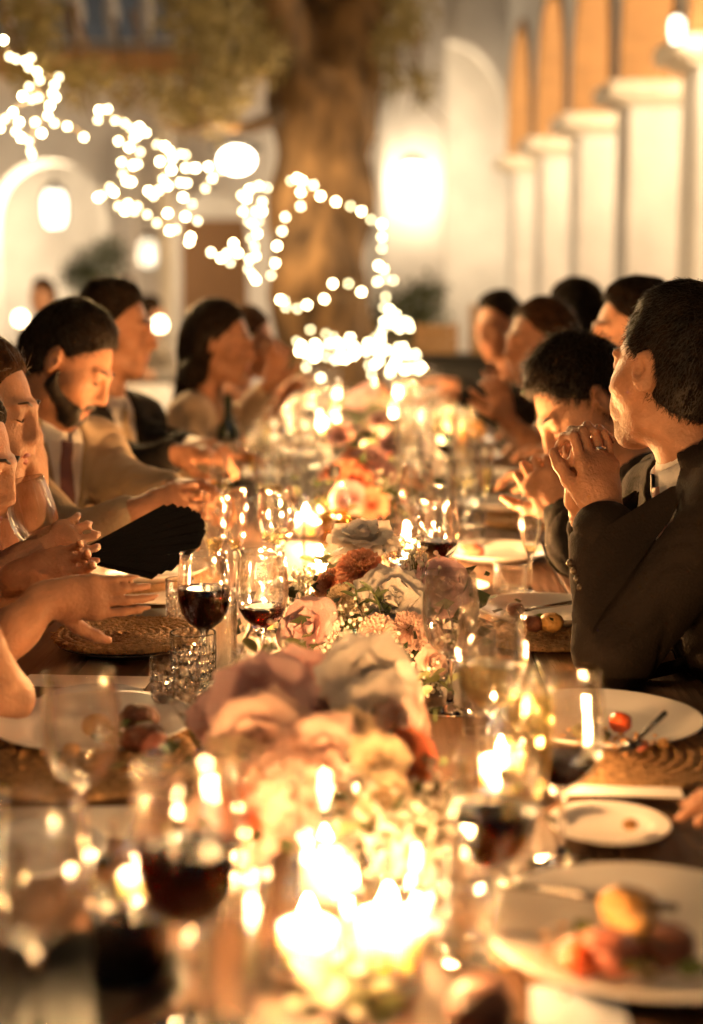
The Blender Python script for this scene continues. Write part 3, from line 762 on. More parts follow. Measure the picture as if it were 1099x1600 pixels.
# left near setting
placemat(140, 1200, 'woven placemat under the plate of meat and potatoes', .175, loc=(tp(140, 1185).x, tp(140, 1185).y, 0))
plate(148, 1160, 'white plate with meat and potatoes on a woven placemat', .138, z=TZ + .012, group='white dinner plates')
Z1 = .030
lump('meat_piece', on(225, 1172, Z1), .026, M_MEAT, 'dark seared piece of meat on the left plate', sq=(1.1, .8, .7), boxy=1)
lump('meat_piece', on(243, 1178, Z1), .018, M_PINKM, 'pink inner piece of meat on the left plate', sq=(1, .8, .8), boxy=1)
lump('meat_piece', on(216, 1140, Z1), .024, M_MEAT, 'round browned piece of meat at the back of the left plate')
lump('roast_potato', on(150, 1148, Z1), .019, M_POT, 'golden roast potato in the middle of the left plate')
lump('roast_potato', on(112, 1180, Z1), .011, M_CRUMB, 'small pale scrap of potato on the left plate')
cutlery('knife', on(190, 1204, .040), R(-82), 0, .20, M_GOLD, 'golden knife lying across the front of the left plate')
crumbs(60, 1185, 'crumbs scattered on the left plate', 26, .04, .014, .03)
plate(112, 1570, 'black plate at the near left corner of the table', .10, pmat('black_ceramic', (.015, .014, .013), .3), group='black plates')
tumbler(205, 1530, 'dark red drink tumbler left of the near red wine glass', .034, .10, M_RED, .06)
card(60, 1288, 'white menu card at the near left place', .21, .10, R(4))
plate(42, 1340, 'small blue grey plate at the near left place', .085, M_BPLATE, group='side plates', rim=.012)
plate(146, 1102, 'small blue grey ribbed plate behind the plate of meat', .078, M_BPLATE, group='side plates', rim=.012)
card(135, 1066, 'white menu card between the ribbed plate and woven mat', .20, .07, R(-3))
p = tp(205, 1015)
placemat(0, 0, 'woven fringed placemat lying on a black plate', .128, True, TZ + .020, (p.x, p.y, 0))
plate(0, 0, 'black plate under the fringed placemat', .125, pmat('black_ceramic', (.015, .014, .013), .3), loc=(p.x, p.y, 0), group='black plates', rim=.018)
card(210, 972, 'black folded menu on the left side of the table', .15, .07, R(2), TZ + .016, mat=M_DARK)
card(225, 940, 'pale folded napkin beside the crystal tumbler', .15, .12, R(-4), TZ, .03)
placemat(230, 915, 'woven placemat before the bearded man', .15, loc=(tp(240, 925).x - .03, tp(240, 925).y + .1, 0))
# right near settings
plate(1010, 1480, 'near white plate with potatoes and red salad', .150)
lump('roast_potato', on(985, 1450, .016), .026, M_POT, 'large golden roast potato at the back of the near plate')
lump('roast_potato', on(1003, 1480, .02), .022, M_POT, 'roast potato in the middle of the near plate')
lump('tomato_half', on(912, 1520, .014), .021, M_TOM, 'red tomato half on the near plate', cat='tomato')
lump('meat_piece', on(955, 1518, .014), .026, M_PINKM, 'pink meat piece beside the tomato half on the near plate')
lump('meat_piece', on(1042, 1505, .014), .024, M_MEAT, 'dark meat piece at the right of the near plate')
M_SAL = pmat('salad_leaf', (.13, .17, .04), .45, var=.4, scale=40, transl=.2)
def salad_leaves(px, py, label, n=16, r=.03, dz=.016, size=.03, mat=None):
    m = MB(); p = on(px, py, dz)
    for _ in range(n):
        c = Vector((random.gauss(0, r * .6), random.gauss(0, r * .5), random.uniform(.002, .016))); M = axis_rot((random.gauss(0, .5), random.gauss(0, .5), 1), random.uniform(0, 6)); L = size * random.uniform(.6, 1.2); vs = []
        for j in range(5):
            for i in range(4):
                u = -1 + 2 * i / 3; v = j / 4; vs.append(c + M @ Vector((u * L * .32 * math.sin(math.pi * (.12 + .8 * v)), v * L, .25 * L * math.sin(3 * v + i) * .5)))
        m.add([(q.x, q.y, max(q.z, .001)) for q in vs], [(j * 4 + i, j * 4 + i + 1, j * 4 + i + 5, j * 4 + i + 4) for j in range(4) for i in range(3)])
    return tag(m.build('salad_leaves', mat or M_SAL, loc=p), label, 'salad', kind='stuff')
salad_leaves(1000, 1505, 'green and red salad leaves on the near plate', 22, .045); salad_leaves(950, 1500, 'red salad leaves under the tomato half', 14, .03, mat=M_PINKM)
for k_, (fx_, fy_) in enumerate(((975, 1470), (1020, 1462), (1010, 1440), (965, 1490), (1030, 1490))): lump('potato_piece', on(fx_, fy_, .02), random.uniform(.009, .015), random.choice([M_POT, M_MEAT]), 'small browned potato piece heaped on the near plate', group='potato pieces heaped on the near plate', cat='potato')
crumbs(900, 1500, 'crumbs and sauce specks on the near plate', 60, .05, .03, .014)
salad_leaves(190, 1150, 'wilted salad leaves beside the meat on the left plate', 10, .03, .03)
salad_leaves(838, 978, 'salad leaves beside the meatballs', 8, .02, .03, .022)
cutlery('knife', on(1060, 1420, .026), R(75), 0, .2, M_STEEL, 'dark knife resting on the rim of the near plate')
plate(952, 1300, 'small white side plate with a few crumbs', .068, group='side plates', rim=.012)
lump('bread_scrap', on(985, 1296, .012), .008, M_CRUMB, 'small bread scrap on the white side plate', cat='bread')
card(962, 1256, 'white menu card held between fingertips and table', .155, .035, R(-4), TZ + .014)
pm = tp(945, 1185)
placemat(0, 0, 'woven placemat under the plate with the tomato', .155, loc=(pm.x, pm.y, 0))
plate(940, 1155, 'white plate with a cherry tomato and a dark fork', .136, z=TZ + .012)
lump('cherry_tomato', on(970, 1142, Z1), .0145, M_TOM, 'shiny cherry tomato on the white plate', cat='tomato', sq=(1, 1, .95))
cutlery('fork', on(1040, 1115, .055), R(148), R(-9), .15, M_STEEL, 'dark fork leaning on the plate with the cherry tomato')
crumbs(960, 1160, 'crumbs scattered around the cherry tomato', 90, .045, .022, .03)
lump('herb_scraps', on(925, 1155, Z1), .022, M_HERB, 'wilted herbs left of the cherry tomato', sq=(1.3, 1, .4), cat='herbs')
lump('carrot_piece', on(1002, 1172, Z1), .0085, M_PINKM, 'small orange carrot cube at the plate front', cat='carrot')
lump('carrot_piece', on(1037, 1168, Z1), .0075, M_POT, 'pale carrot cube near the right of the plate', cat='carrot')
# right middle settings
placemat(0, 0, 'woven placemat under the plate of meatballs', .15, loc=(tp(855, 990).x, tp(855, 990).y, 0))
plate(850, 975, 'white plate of meatballs beside the suited elbow', .125, z=TZ + .012)
lump('meatball', on(862, 985, Z1), .021, M_POT, 'right browned meatball with pale top', cat='meatball')
lump('meatball', on(833, 985, Z1), .018, M_MEAT, 'dark meatball touching the pale topped one', cat='meatball')
lump('meatball', on(805, 962, Z1), .016, M_MEAT, 'small dark meatball at the back of its plate', cat='meatball')
cutlery('fork', on(905, 940, .05), R(105), R(-8), .14, M_STEEL, 'dark fork resting on the plate of meatballs')
card(830, 938, 'white menu card behind the plate of meatballs', .16, .05, R(2))
plate(712, 922, 'small white plate behind the mauve rose', .07, group='side plates', rim=.012)
plate(775, 872, 'white plate with red salad behind the tumbler of iced water', .13)
lump('salad', on(735, 868, .012), .03, M_PINKM, 'heap of red salad on the plate behind the tumbler', cat='salad', sq=(1.2, 1, .5))
placemat(0, 0, 'dark woven placemat before the bowed man', .15, loc=(tp(800, 815).x + .06, tp(800, 815).y, 0))
plate(790, 800, 'white plate before the bowed man', .13, z=TZ + .012)
plate(770, 760, 'white plate left of the bare armed woman', .13)
lump('bread_roll', on(730, 690, .02), .075, M_POT, 'large golden bread heap on the far right platter', cat='bread', sq=(1.3, 1, .8))
plate(735, 700, 'large platter under the golden bread heap', .16, group='platters')
for y in np.arange(4.9, 9.0, .62):
    for sx in (-1, 1):
        plate(0, 0, 'white plate at a far place setting', .13, loc=(TX + sx * .38, y, 0), group='plates at the far settings')
plate(235, 880, 'white plate before the bearded man', .13, z=TZ + .013, group='white dinner plates', loc=(tp(240, 925).x - .03, tp(240, 925).y + .1, 0))
card(905, 1590, 'pale blue grey folded card at the near table edge', .08, .10, R(-5), mat=M_BPLATE)
lump('bread_roll', on(750, 1610, .0), .028, M_MEAT, 'dark brown bread roll at the near table edge', cat='bread')

# ================================================================== FLOWERS
def petal_mat(name, c, c2=None): return pmat('petal_' + name, c, .55, var=.10, scale=18, transl=.35, spec=.25, bump=.12, bscale=60, col2=c2)
PET = {'white': petal_mat('white', (.84, .79, .73)), 'pink': petal_mat('pink', (.80, .46, .44), (.88, .66, .62)), 'peach': petal_mat('peach', (.72, .33, .20), (.80, .45, .30)),
       'mauve': petal_mat('mauve', (.66, .40, .41), (.78, .55, .54)), 'coral': petal_mat('coral', (.70, .20, .10), (.74, .30, .18)), 'cream': petal_mat('cream', (.80, .66, .45)), 'blush': petal_mat('blush', (.76, .50, .42), (.82, .62, .52))}
M_GREEN = pmat('stem_green', (.08, .11, .035), .6, var=.3)
M_EUC = pmat('eucalyptus_leaf', (.17, .18, .075), .55, var=.25, scale=20, transl=.25)
M_DKLEAF = pmat('dark_leaf', (.045, .06, .02), .5, var=.35, scale=20)
M_BABY = pmat('baby_breath_white', (.72, .68, .58), .7)
def petal_mesh(kind, seed):
    rnd = random.Random(seed); m = MB(); nu, nv = 8, 8; vs = []
    P = dict(inner=(.62, .95, .16, .30, .0), mid=(.95, 1.0, .42, .26, .28), outer=(1.15, 1.05, .72, .20, .75))[kind]
    Wd, H, lean, cup, curl = P; ph = rnd.uniform(0, 6)
    for j in range(nv + 1):
        v = j / nv
        wv = Wd * (.22 + .78 * math.sin(math.pi * min(1, .08 + .62 * v))) * (1 if v < .8 else math.sqrt(max(.02, 1 - ((v - .8) / .23) ** 2)) * .55 + .45 * (1 - (v - .8) / .2 * .55))
        for i in range(nu + 1):
            u = -1 + 2 * i / nu
            z = H * (v - .10 * v * v) - curl * .42 * max(0, v - .5) ** 2 * 2 + .06 * (1 - u * u) * v * v
            y = lean * v ** 1.2 + curl * .55 * max(0, v - .45) ** 1.6 - cup * u * u * (1 - .35 * v * (1 if curl > .3 else 0)) + .10
            z += (.03 * math.sin(u * 5 + ph) + .010 * math.sin(u * 13 + ph)) * v ** 3; y += (.045 * math.sin(u * 4 + ph * 2) + .012 * math.sin(u * 11 + ph)) * v ** 2
            e = abs(u) ** 3 * v ** 2 * curl * .18; y += e; z -= e * .5
            vs.append((u * wv * .58, y, z))
    fs = [(j * (nu + 1) + i, j * (nu + 1) + i + 1, (j + 1) * (nu + 1) + i + 1, (j + 1) * (nu + 1) + i) for j in range(nv) for i in range(nu)]
    return m.add(vs, fs)
def rose(parent, pos, ax, size, colr, rings=((3, 'inner', .0, .62), (4, 'inner', 8, .78), (5, 'mid', 10, .92), (7, 'outer', 12, .98), (8, 'outer', 30, 1.03)), label=None):
    base = Vector(pos) - Vector(parent.location); mat = PET[colr]
    core = cached(('core', colr), lambda: MB().lathe([(.001, -.25), (.10, -.22), (.16, -.02), (.17, .25), (.10, .55), (.02, .62)], 12, rfun=lambda a, k: 1 + .10 * math.sin(3 * a + k)).mesh('rose_core'))
    o = link('rose', core, mat, parent, base); o.rotation_mode = 'QUATERNION'; o.rotation_quaternion = axis_rot(ax, random.uniform(0, 6)).to_quaternion(); o.scale = (size,) * 3
    if label: o['label'] = label
    for ri, (n, kd, tilt, sc) in enumerate(rings):
        for i in range(n):
            v = random.randrange(3)
            me = cached((kd, v, colr), lambda: petal_mesh(kd, v * 31 + hash(kd) % 7).mesh('petal'))
            pt = link('petal', me, mat, o)
            a = 2 * math.pi * (i + .5 * (ri % 2)) / n + random.uniform(-.15, .15)
            pt.matrix_local = Matrix.Rotation(a, 4, 'Z') @ Matrix.Rotation(-R(tilt + random.uniform(-6, 9)), 4, 'X') @ Matrix.Diagonal((sc * random.uniform(.92, 1.08),) * 3 + (1,))
    return o
def carnation(parent, pos, ax, size, colr, n=44):
    def mk():
        m = MB(); rnd = random.Random(len(_mc))
        for k in range(n):
            t = k / n; tilt = 8 + 78 * t ** .8; a = k * 2.399963; L = .55 + .45 * t
            M = Matrix.Rotation(a, 3, 'Z') @ Matrix.Rotation(-R(tilt), 3, 'X'); vs = []; nu, nv = 8, 4; ph = rnd.uniform(0, 6)
            for j in range(nv + 1):
                v = j / nv
                for i in range(nu + 1):
                    u = -1 + 2 * i / nu; ruff = .09 * math.sin(u * 8 + ph) * v * v; tooth = .05 * (1 if i % 2 else -1) * (v == 1)
                    vs.append(M @ Vector((u * (.06 + .36 * v) * L, .05 + ruff, (v + tooth) * L + ruff * .5)))
            m.add(vs, [(j * (nu + 1) + i, j * (nu + 1) + i + 1, (j + 1) * (nu + 1) + i + 1, (j + 1) * (nu + 1) + i) for j in range(nv) for i in range(nu)])
        m.lathe([(.02, -.45), (.10, -.35), (.12, .1), (.02, .15)], 10)
        return m.mesh('carnation')
    o = link('carnation', cached(('carn', colr, n), mk), PET[colr], parent, Vector(pos) - Vector(parent.location))
    o.rotation_mode = 'QUATERNION'; o.rotation_quaternion = axis_rot(ax, random.uniform(0, 6)).to_quaternion(); o.scale = (size,) * 3; return o
def hydrangea(parent, pos, size, colr, n=60):
    m = MB()
    for k in range(n):
        z = 1 - 1.5 * (k + .5) / n; r = math.sqrt(max(0, 1 - z * z)); a = k * 2.399963; c = Vector((r * math.cos(a), r * math.sin(a), z)); M = axis_rot(c + Vector((random.uniform(-.3, .3), random.uniform(-.3, .3), random.uniform(-.3, .3))), random.uniform(0, 6)); c = c * random.uniform(.85, 1.08)
        for q in range(4):
            b = q * math.pi / 2; M2 = M @ Matrix.Rotation(b, 3, 'Z'); s = random.uniform(.20, .30)
            m.add([c + M2 @ Vector(v) for v in ((0, 0, 0), (s * .5, s * .7, s * .2), (0, s * 1.15, s * .1), (-s * .5, s * .7, s * .2))], [(0, 1, 2, 3)])
    o = m.build('floret_cluster', PET[colr], parent, False, Vector(pos) - Vector(parent.location)); o.scale = (size,) * 3; return tag(o, kind='stuff')
def babys_breath(parent, pts, n=70, rad=.05, size=.0032):
    m = MB(); st = MB(); b0 = Vector(parent.location)
    for p in pts:
        c = Vector(p) - b0; root = Vector((c.x, c.y, max(.0, c.z - .09)))
        for _ in range(n):
            d = Vector((random.gauss(0, 1), random.gauss(0, 1), random.gauss(0, .8))); e = c + d * rad * .45
            m.ball(e, size * random.uniform(.6, 1.25), 6, 4, jit=.2); st.tube([root.lerp(e, .35) + Vector((random.gauss(0, .006), random.gauss(0, .006), 0)), e], .00045, 3, False)
    tag(m.build('baby_breath', M_BABY, parent), kind='stuff'); tag(st.build('fine_stems', M_GREEN, parent), kind='stuff')
def round_leaf():
    m = MB(); vs = [(0, 0, 0)]; n = 14
    for i in range(n):
        a = 2 * math.pi * i / n; x = .42 * math.sin(a); y = .5 - .5 * math.cos(a); vs.append((x, y, .10 * abs(x) / .42 + .05 * math.sin(y * 3)))
    vs[0] = (0, .5, .0)
    return m.add(vs, [(0, i + 1, (i + 1) % n + 1) for i in range(n)])
def sprig(parent, p0, p1, n=7, leaf=.032, mat=None, narrow=1.0):
    b0 = Vector(parent.location); p0 = Vector(p0) - b0; p1 = Vector(p1) - b0; mid = (p0 + p1) / 2 + Vector((0, 0, .02))
    pts = [p0 * (1 - t) ** 2 + mid * 2 * t * (1 - t) + p1 * t * t for t in [i / 6 for i in range(7)]]
    s = MB().tube(pts, [.0016] * 6 + [.0008], 6).build('sprig', M_GREEN, parent)
    dr = (p1 - p0).normalized(); me = cached(('leaf', mat.name if mat else ''), lambda: round_leaf().mesh('leaf'))
    for i in range(n):
        t = (i + .6) / n; q = p0 * (1 - t) ** 2 + mid * 2 * t * (1 - t) + p1 * t * t
        side = dr.cross(Vector((0, 0, 1))).normalized() * (1 if i % 2 else -1)
        y = (side * .9 + dr * .5 + Vector((0, 0, random.uniform(-.2, .7)))).normalized(); z = y.cross(dr).normalized() * (1 if i % 2 else -1) + Vector((random.uniform(-.5, .5), random.uniform(-.5, .5), random.uniform(-.3, .5))); x = y.cross(z).normalized(); z = x.cross(y)
        sc = leaf * random.uniform(.75, 1.15)
        L = link('leaf', me, mat or M_EUC, s); L.matrix_local = Matrix.Translation(q) @ Matrix((x, y, z)).transposed().to_4x4() @ Matrix.Diagonal((sc * narrow, sc, sc, 1))
    return s
def filler(parent, centre, rad, n=260, size=.03):
    V = []; F = []; b0 = Vector(parent.location); c = Vector(centre) - b0
    for _ in range(n):
        q = c + Vector((random.gauss(0, .5) * rad[0], random.gauss(0, .5) * rad[1], abs(random.gauss(0, .5)) * rad[2])); q.z = max(q.z, .006)
        a = Vector((random.gauss(0, 1), random.gauss(0, 1), random.gauss(.2, .5))).normalized(); b = a.cross(Vector((random.gauss(0, 1), random.gauss(0, 1), random.gauss(0, 1)))).normalized(); nn = a.cross(b)
        L = size * random.uniform(.6, 1.4); Wd = L * .28; o = len(V)
        V += [q, q + a * L * .45 + b * Wd - nn * L * .08, q + a * L - nn * L * .1, q + a * L * .45 - b * Wd - nn * L * .08]; F.append((o, o + 1, o + 2, o + 3))
    V = [(v.x, v.y, max(v.z, .003)) for v in V]
    o = link('foliage', np_mesh('foliage', V, F, False), M_DKLEAF, parent); return tag(o, kind='stuff')
def stems(parent, flowers):
    m = MB(); b0 = Vector(parent.location)
    for p, ax in flowers:
        p = Vector(p) - b0; a = Vector(ax).normalized(); e = Vector((p.x * .45, p.y * .45, .02)); m.tube([p - a * .012, p - a * .05 + Vector((0, 0, -.01)), (p + e) / 2 - Vector((0, 0, .02)), e], .0022, 6)
    return m.build('stems', M_GREEN, parent)
def arrangement(label, loc, items):
    t = thing('flower_arrangement', label, 'flowers', loc, 0, 'flower arrangements down the table'); st = []
    # low moss tray
    MB().lathe([(.001, .002), (.075, .001), (.09, .03), (.082, .03), (.07, .012), (.001, .010)], 28).build('tray', M_DARK, t)
    for it in items:
        kd, pos, ax = it[0], it[1], it[2]; st.append((pos, ax))
        if kd == 'rose': rose(t, pos, ax, it[3], it[4])
        elif kd == 'carn': carnation(t, pos, ax, it[3], it[4], it[5] if len(it) > 5 else 44)
        elif kd == 'hyd': hydrangea(t, pos, it[3], it[4])
    stems(t, st); return t
# near arrangement
A1 = arrangement('near flower arrangement with a large white rose and a pink rose', (tp(480, 1245).x, tp(480, 1245).y, TZ), [
    ('rose', at(578, 1075, 1.76), (.12, -.9, .45), .051, 'white'),
    ('rose', at(590, 1125, 1.72), (.3, -.85, .35), .043, 'white'),
    ('rose', at(412, 1105, 1.72), (-.15, -.85, .5), .052, 'pink'),
    ('rose', at(470, 1080, 1.84), (.1, -.75, .6), .046, 'pink'),
    ('rose', at(440, 1145, 1.66), (.1, -.8, .6), .032, 'pink'), ('carn', at(520, 1110, 1.74), (0, -.7, .7), .030, 'blush'), ('rose', at(625, 1130, 1.72), (.5, -.7, .4), .030, 'blush'),
    ('rose', at(350, 1115, 1.80), (-.7, -.3, .6), .038, 'mauve'),
    ('rose', at(415, 1175, 1.64), (-.2, -.9, .4), .055, 'blush'),
    ('rose', at(500, 1190, 1.62), (.1, -.9, .4), .042, 'blush'),
    ('rose', at(590, 1190, 1.60), (.1, -.9, .5), .027, 'cream'),
    ('rose', at(600, 1245, 1.57), (.1, -.9, .4), .025, 'cream'),
    ('rose', at(545, 1150, 1.66), (0, -.7, .6), .026, 'cream'),
    ('carn', at(640, 1185, 1.66), (.5, -.6, .5), .036, 'coral'),
    ('carn', at(385, 1265, 1.56), (-.3, -.8, .3), .036, 'coral'),
    ('hyd', at(445, 1235, 1.58), (0, -.6, .6), .050, 'blush'),
    ('hyd', at(375, 1215, 1.62), (0, -.6, .6), .046, 'cream'),
    ('rose', at(510, 1260, 1.60), (0, -.9, .5), .048, 'blush'),
    ('rose', at(375, 1290, 1.58), (-.3, -.9, .3), .046, 'blush')])
babys_breath(A1, [at(650, 1290, 1.55), at(620, 1310, 1.5), at(680, 1250, 1.62), at(600, 1290, 1.53), at(560, 1210, 1.6), at(640, 1340, 1.46), at(330, 1110, 1.85), at(420, 1020, 1.95)], 60, .05, .0036)
filler(A1, at(490, 1230, 1.68), (.15, .16, .05), 320, .028)
sprig(A1, at(545, 1120, 1.9), at(440, 1030, 2.0), 6, .032); sprig(A1, at(470, 1130, 1.9), at(400, 1015, 1.98), 7, .03); sprig(A1, at(560, 1240, 1.6), at(520, 1330, 1.42), 6, .03)
sprig(A1, at(470, 1480, 1.33), at(530, 1575, 1.2), 8, .03); sprig(A1, at(560, 1520, 1.28), at(480, 1590, 1.18), 8, .028); sprig(A1, at(520, 1520, 1.28), at(590, 1600, 1.17), 7, .028)
# middle arrangement
A2 = arrangement('middle flower arrangement with white roses and a peach carnation', (tp(590, 1020).x, tp(590, 1020).y, TZ), [
    ('rose', at(568, 852, 2.52), (-.05, -.25, 1), .048, 'white'),
    ('carn', at(563, 893, 2.42), (-.1, -.75, .65), .042, 'peach'),
    ('carn', at(515, 915, 2.46), (-.6, -.5, .5), .032, 'peach'),
    ('rose', at(612, 945, 2.36), (.12, -.8, .55), .050, 'white'),
    ('rose', at(488, 985, 2.30), (-.35, -.75, .45), .042, 'pink'),
    ('rose', at(692, 920, 2.46), (.2, -.8, .5), .044, 'mauve'),
    ('rose', at(655, 905, 2.58), (.2, -.3, .9), .036, 'mauve'),
    ('carn', at(590, 990, 2.28), (0, -.85, .45), .032, 'blush'),
    ('carn', at(640, 985, 2.30), (.3, -.8, .5), .032, 'blush'),
    ('rose', at(674, 1035, 2.22), (.4, -.9, .25), .022, 'blush'),
    ('carn', at(535, 935, 2.38), (-.2, -.8, .5), .026, 'cream'),
    ('hyd', at(560, 960, 2.36), (0, -.6, .6), .034, 'cream'),
    ('hyd', at(660, 1000, 2.32), (0, -.6, .6), .034, 'blush')])
babys_breath(A2, [at(640, 870, 2.5), at(620, 855, 2.56), at(655, 885, 2.46), at(545, 965, 2.3), at(660, 1060, 2.2), at(690, 1020, 2.26), at(590, 1010, 2.26), at(465, 925, 2.5), at(480, 900, 2.6), at(530, 1000, 2.26)], 55, .04, .0034)
filler(A2, at(585, 1000, 2.42), (.17, .15, .08), 520, .028)
sprig(A2, at(650, 1060, 2.25), at(710, 1085, 2.12), 6, .034); sprig(A2, at(640, 1050, 2.25), at(660, 1110, 2.08), 6, .032); sprig(A2, at(520, 1010, 2.3), at(440, 1040, 2.2), 7, .034); sprig(A2, at(540, 900, 2.5), at(490, 880, 2.7), 5, .028)
sprig(A2, at(560, 960, 2.35), at(555, 920, 2.26), 4, .03, M_DKLEAF, .35); sprig(A2, at(600, 975, 2.35), at(582, 925, 2.24), 4, .03, M_DKLEAF, .35)
# farther arrangements
def far_arr(label, y, seed, cols):
    rnd = random.Random(seed); it = []; c = Vector((TX, y, TZ))
    for i in range(11):
        a = rnd.uniform(0, 6.28); rr = rnd.uniform(.02, .17); p = c + Vector((math.cos(a) * rr, math.sin(a) * rr * 1.5, .16 - rr * .5 + rnd.uniform(-.02, .03)))
        ax = (p.x - c.x, p.y - c.y - .1, .15); it.append(('rose' if i % 3 else 'carn', p, ax, rnd.uniform(.034, .05), rnd.choice(cols)))
    t = arrangement(label, c, it); filler(t, c + Vector((0, 0, .03)), (.17, .22, .1), 320, .035); babys_breath(t, [c + Vector((rnd.uniform(-.15, .15), rnd.uniform(-.2, .2), .13)) for _ in range(4)], 40, .05, .004); return t
far_arr('coral and pink flower arrangement behind the clear bottle', 3.85, 3, ['coral', 'pink', 'coral', 'mauve', 'peach'])
far_arr('mixed rose arrangement beyond the coral one', 5.35, 5, ['pink', 'mauve', 'blush', 'white'])
far_arr('pale rose arrangement under the heap of fairy lights', 6.9, 8, ['peach', 'pink', 'coral', 'mauve'])

# ================================================================== FAIRY LIGHTS
M_BULB = emit('fairy_bulb_lit', (1, .80, .42), 15)
M_WIRE = pmat('fairy_wire', (.10, .07, .03), .6)
def dep(px): return 5.3 + 2.6 * max(0, min(1, px / 600))
B1 = [(5, 62), (15, 88), (25, 92), (40, 95), (48, 90), (45, 105), (58, 112), (62, 125), (92, 120), (85, 132), (82, 145), (87, 152), (78, 165), (45, 135), (35, 150), (50, 155), (60, 152), (20, 175), (8, 185), (0, 200), (30, 190), (25, 205), (33, 215), (45, 220), (48, 235), (50, 242), (55, 190), (65, 208), (75, 180), (85, 192), (105, 197), (131, 214)]
B2 = [(155, 172), (168, 170), (153, 187), (180, 188), (195, 192), (205, 200), (218, 198), (228, 207), (215, 210), (185, 220), (210, 215), (202, 230), (219, 237), (190, 253), (208, 258), (215, 256), (192, 272), (205, 284), (198, 283), (245, 225), (258, 228), (265, 235), (250, 252), (270, 248), (290, 242), (282, 240), (300, 262), (292, 286), (282, 285), (268, 265), (255, 280), (262, 290), (248, 297), (286, 308), (300, 318), (290, 338), (309, 345), (262, 333), (245, 348), (265, 360), (275, 358), (298, 370), (296, 378), (230, 335), (215, 322), (200, 318), (185, 322), (178, 300), (160, 305), (153, 308), (172, 292), (195, 330), (210, 330), (240, 305), (232, 298), (290, 262), (306, 262), (326, 260), (332, 278), (321, 294), (345, 266)]
B3 = [(330, 394), (345, 403), (360, 410), (365, 380), (372, 395), (355, 395), (395, 430), (388, 420), (400, 437), (400, 400), (398, 385), (402, 365), (392, 372), (405, 345), (400, 330), (388, 345), (410, 315), (385, 310), (378, 305), (390, 295), (405, 290), (418, 293), (380, 330), (395, 350), (390, 405), (410, 330)]
B4 = [(424, 430), (430, 411), (433, 384), (441, 361), (446, 339), (470, 322), (470, 300), (455, 282), (464, 278), (472, 282), (490, 289), (501, 306), (525, 315), (548, 322), (565, 330), (580, 343), (597, 350), (597, 370), (597, 388), (592, 415), (600, 420), (602, 435), (615, 438), (590, 440), (565, 456), (545, 443), (520, 443), (507, 467), (480, 476), (465, 482), (445, 470), (438, 468), (447, 480), (603, 464), (600, 480)]
rb = random.Random(4); B5 = []
for _ in range(22): B5.append((rb.gauss(490, 22), rb.gauss(550, 18)))
for _ in range(14): B5.append((rb.gauss(545, 20), rb.gauss(545, 13)))
for _ in range(40): q = rb.random(); B5.append((618 + (rb.random() - .5) * (24 + 66 * q), 478 + 100 * q + rb.gauss(0, 5)))
for _ in range(8): B5.append((rb.gauss(585, 10), rb.gauss(545, 14)))
over = []  # strand added outside the view, warm fill from above for flowers and guests
for i in range(30):
    q = i / 29; over.append(Vector((-1.25 + .55 * q + .05 * math.sin(i * 2.1), 5.2 - 5.6 * q, 2.28 + .75 * math.sin(math.pi * min(1, .25 + .5 * q)) - .3 + .05 * math.sin(i * 1.3))))
strands = [('tangled strand of fairy lights wound round the limb end', B1), ('knotted middle strand of fairy lights below the foliage', B2), ('narrow upright bundle of fairy lights before the trunk', B3), ('open loop of fairy lights hanging before the trunk', B4), ('bright heap of fairy lights at the far table end', B5), ('unseen sagging strand of fairy lights added overhead above the left guests as fill', over)]
bulb_me = MB().ball((0, 0, 0), .0092, 10, 6).mesh('bulb'); bulb_me.materials.append(M_BULB)
BULBS = [bulb_me]
for _e in (8, 30):
    _m = bulb_me.copy(); _m.materials.clear(); _m.materials.append(emit('fairy_bulb_lit_%d' % _e, (1, .80, .42), _e)); BULBS.append(_m)
for lab, pts in strands:
    ps = []
    if pts is over: ps = over
    for i, (px, py) in enumerate(pts if pts is not over else []):
        d = dep(px) + (.25 * math.sin(i * 1.7) if pts is not B4 else .05 * math.sin(i)) + (.0 if pts is not B5 else rb.uniform(-.3, .3)); ps.append(at(px, py, d))
    t = thing('fairy_lights', lab, 'string lights', ps[0], 0, 'strands of fairy lights'); o0 = ps[0]
    MB().tube([p - o0 + Vector((0, 0, .011)) for p in ps], .0014, 5).build('wire', M_WIRE, t)
    for p in ps: link('bulb', rb.choice(BULBS), None, t, p - o0)
    for q in range(3): lamp_light('strand_glow', t, ps[(len(ps) * (2 * q + 1)) // 6] - o0, {0: 24, 1: 40, 2: 4, 3: 5, 4: 2.5, 5: (3, 5, 20)[q]}[strands.index((lab, pts))], .15, (1, .60, .24))

# ================================================================== PEOPLE
def nrm(v): v = np.array(v, float); return v / max(np.linalg.norm(v), 1e-9)
def frame(face, up=(0, 0, 1)):
    """3x3 with columns right(x), facing(y), up(z)"""
    y = nrm(face); x = nrm(np.cross(y, up)); z = np.cross(x, y); return np.stack([x, y, z], 1)
SKIN = {'a': pmat('skin_warm', (.43, .215, .125), .48, var=.22, scale=26, sss=.12, bump=.3, bscale=190, spec=.4),
        'b': pmat('skin_tan', (.38, .185, .105), .48, var=.22, scale=26, sss=.12, bump=.3, bscale=190, spec=.4),
        'c': pmat('skin_fair', (.49, .265, .165), .48, var=.22, scale=26, sss=.12, bump=.3, bscale=190, spec=.4)}
HAIR = {}; HBASE = {}
for _n, _c in (('dark', (.014, .009, .006)), ('brown', (.05, .024, .011)), ('blond', (.24, .13, .05))):
    HAIR[_n] = pmat('hair_' + _n, _c, .5, var=.5, scale=40, spec=.4); HBASE[_n] = pmat('hair_base_' + _n, _c, .9, var=.5, scale=40, spec=.05, bump=1, bscale=120)
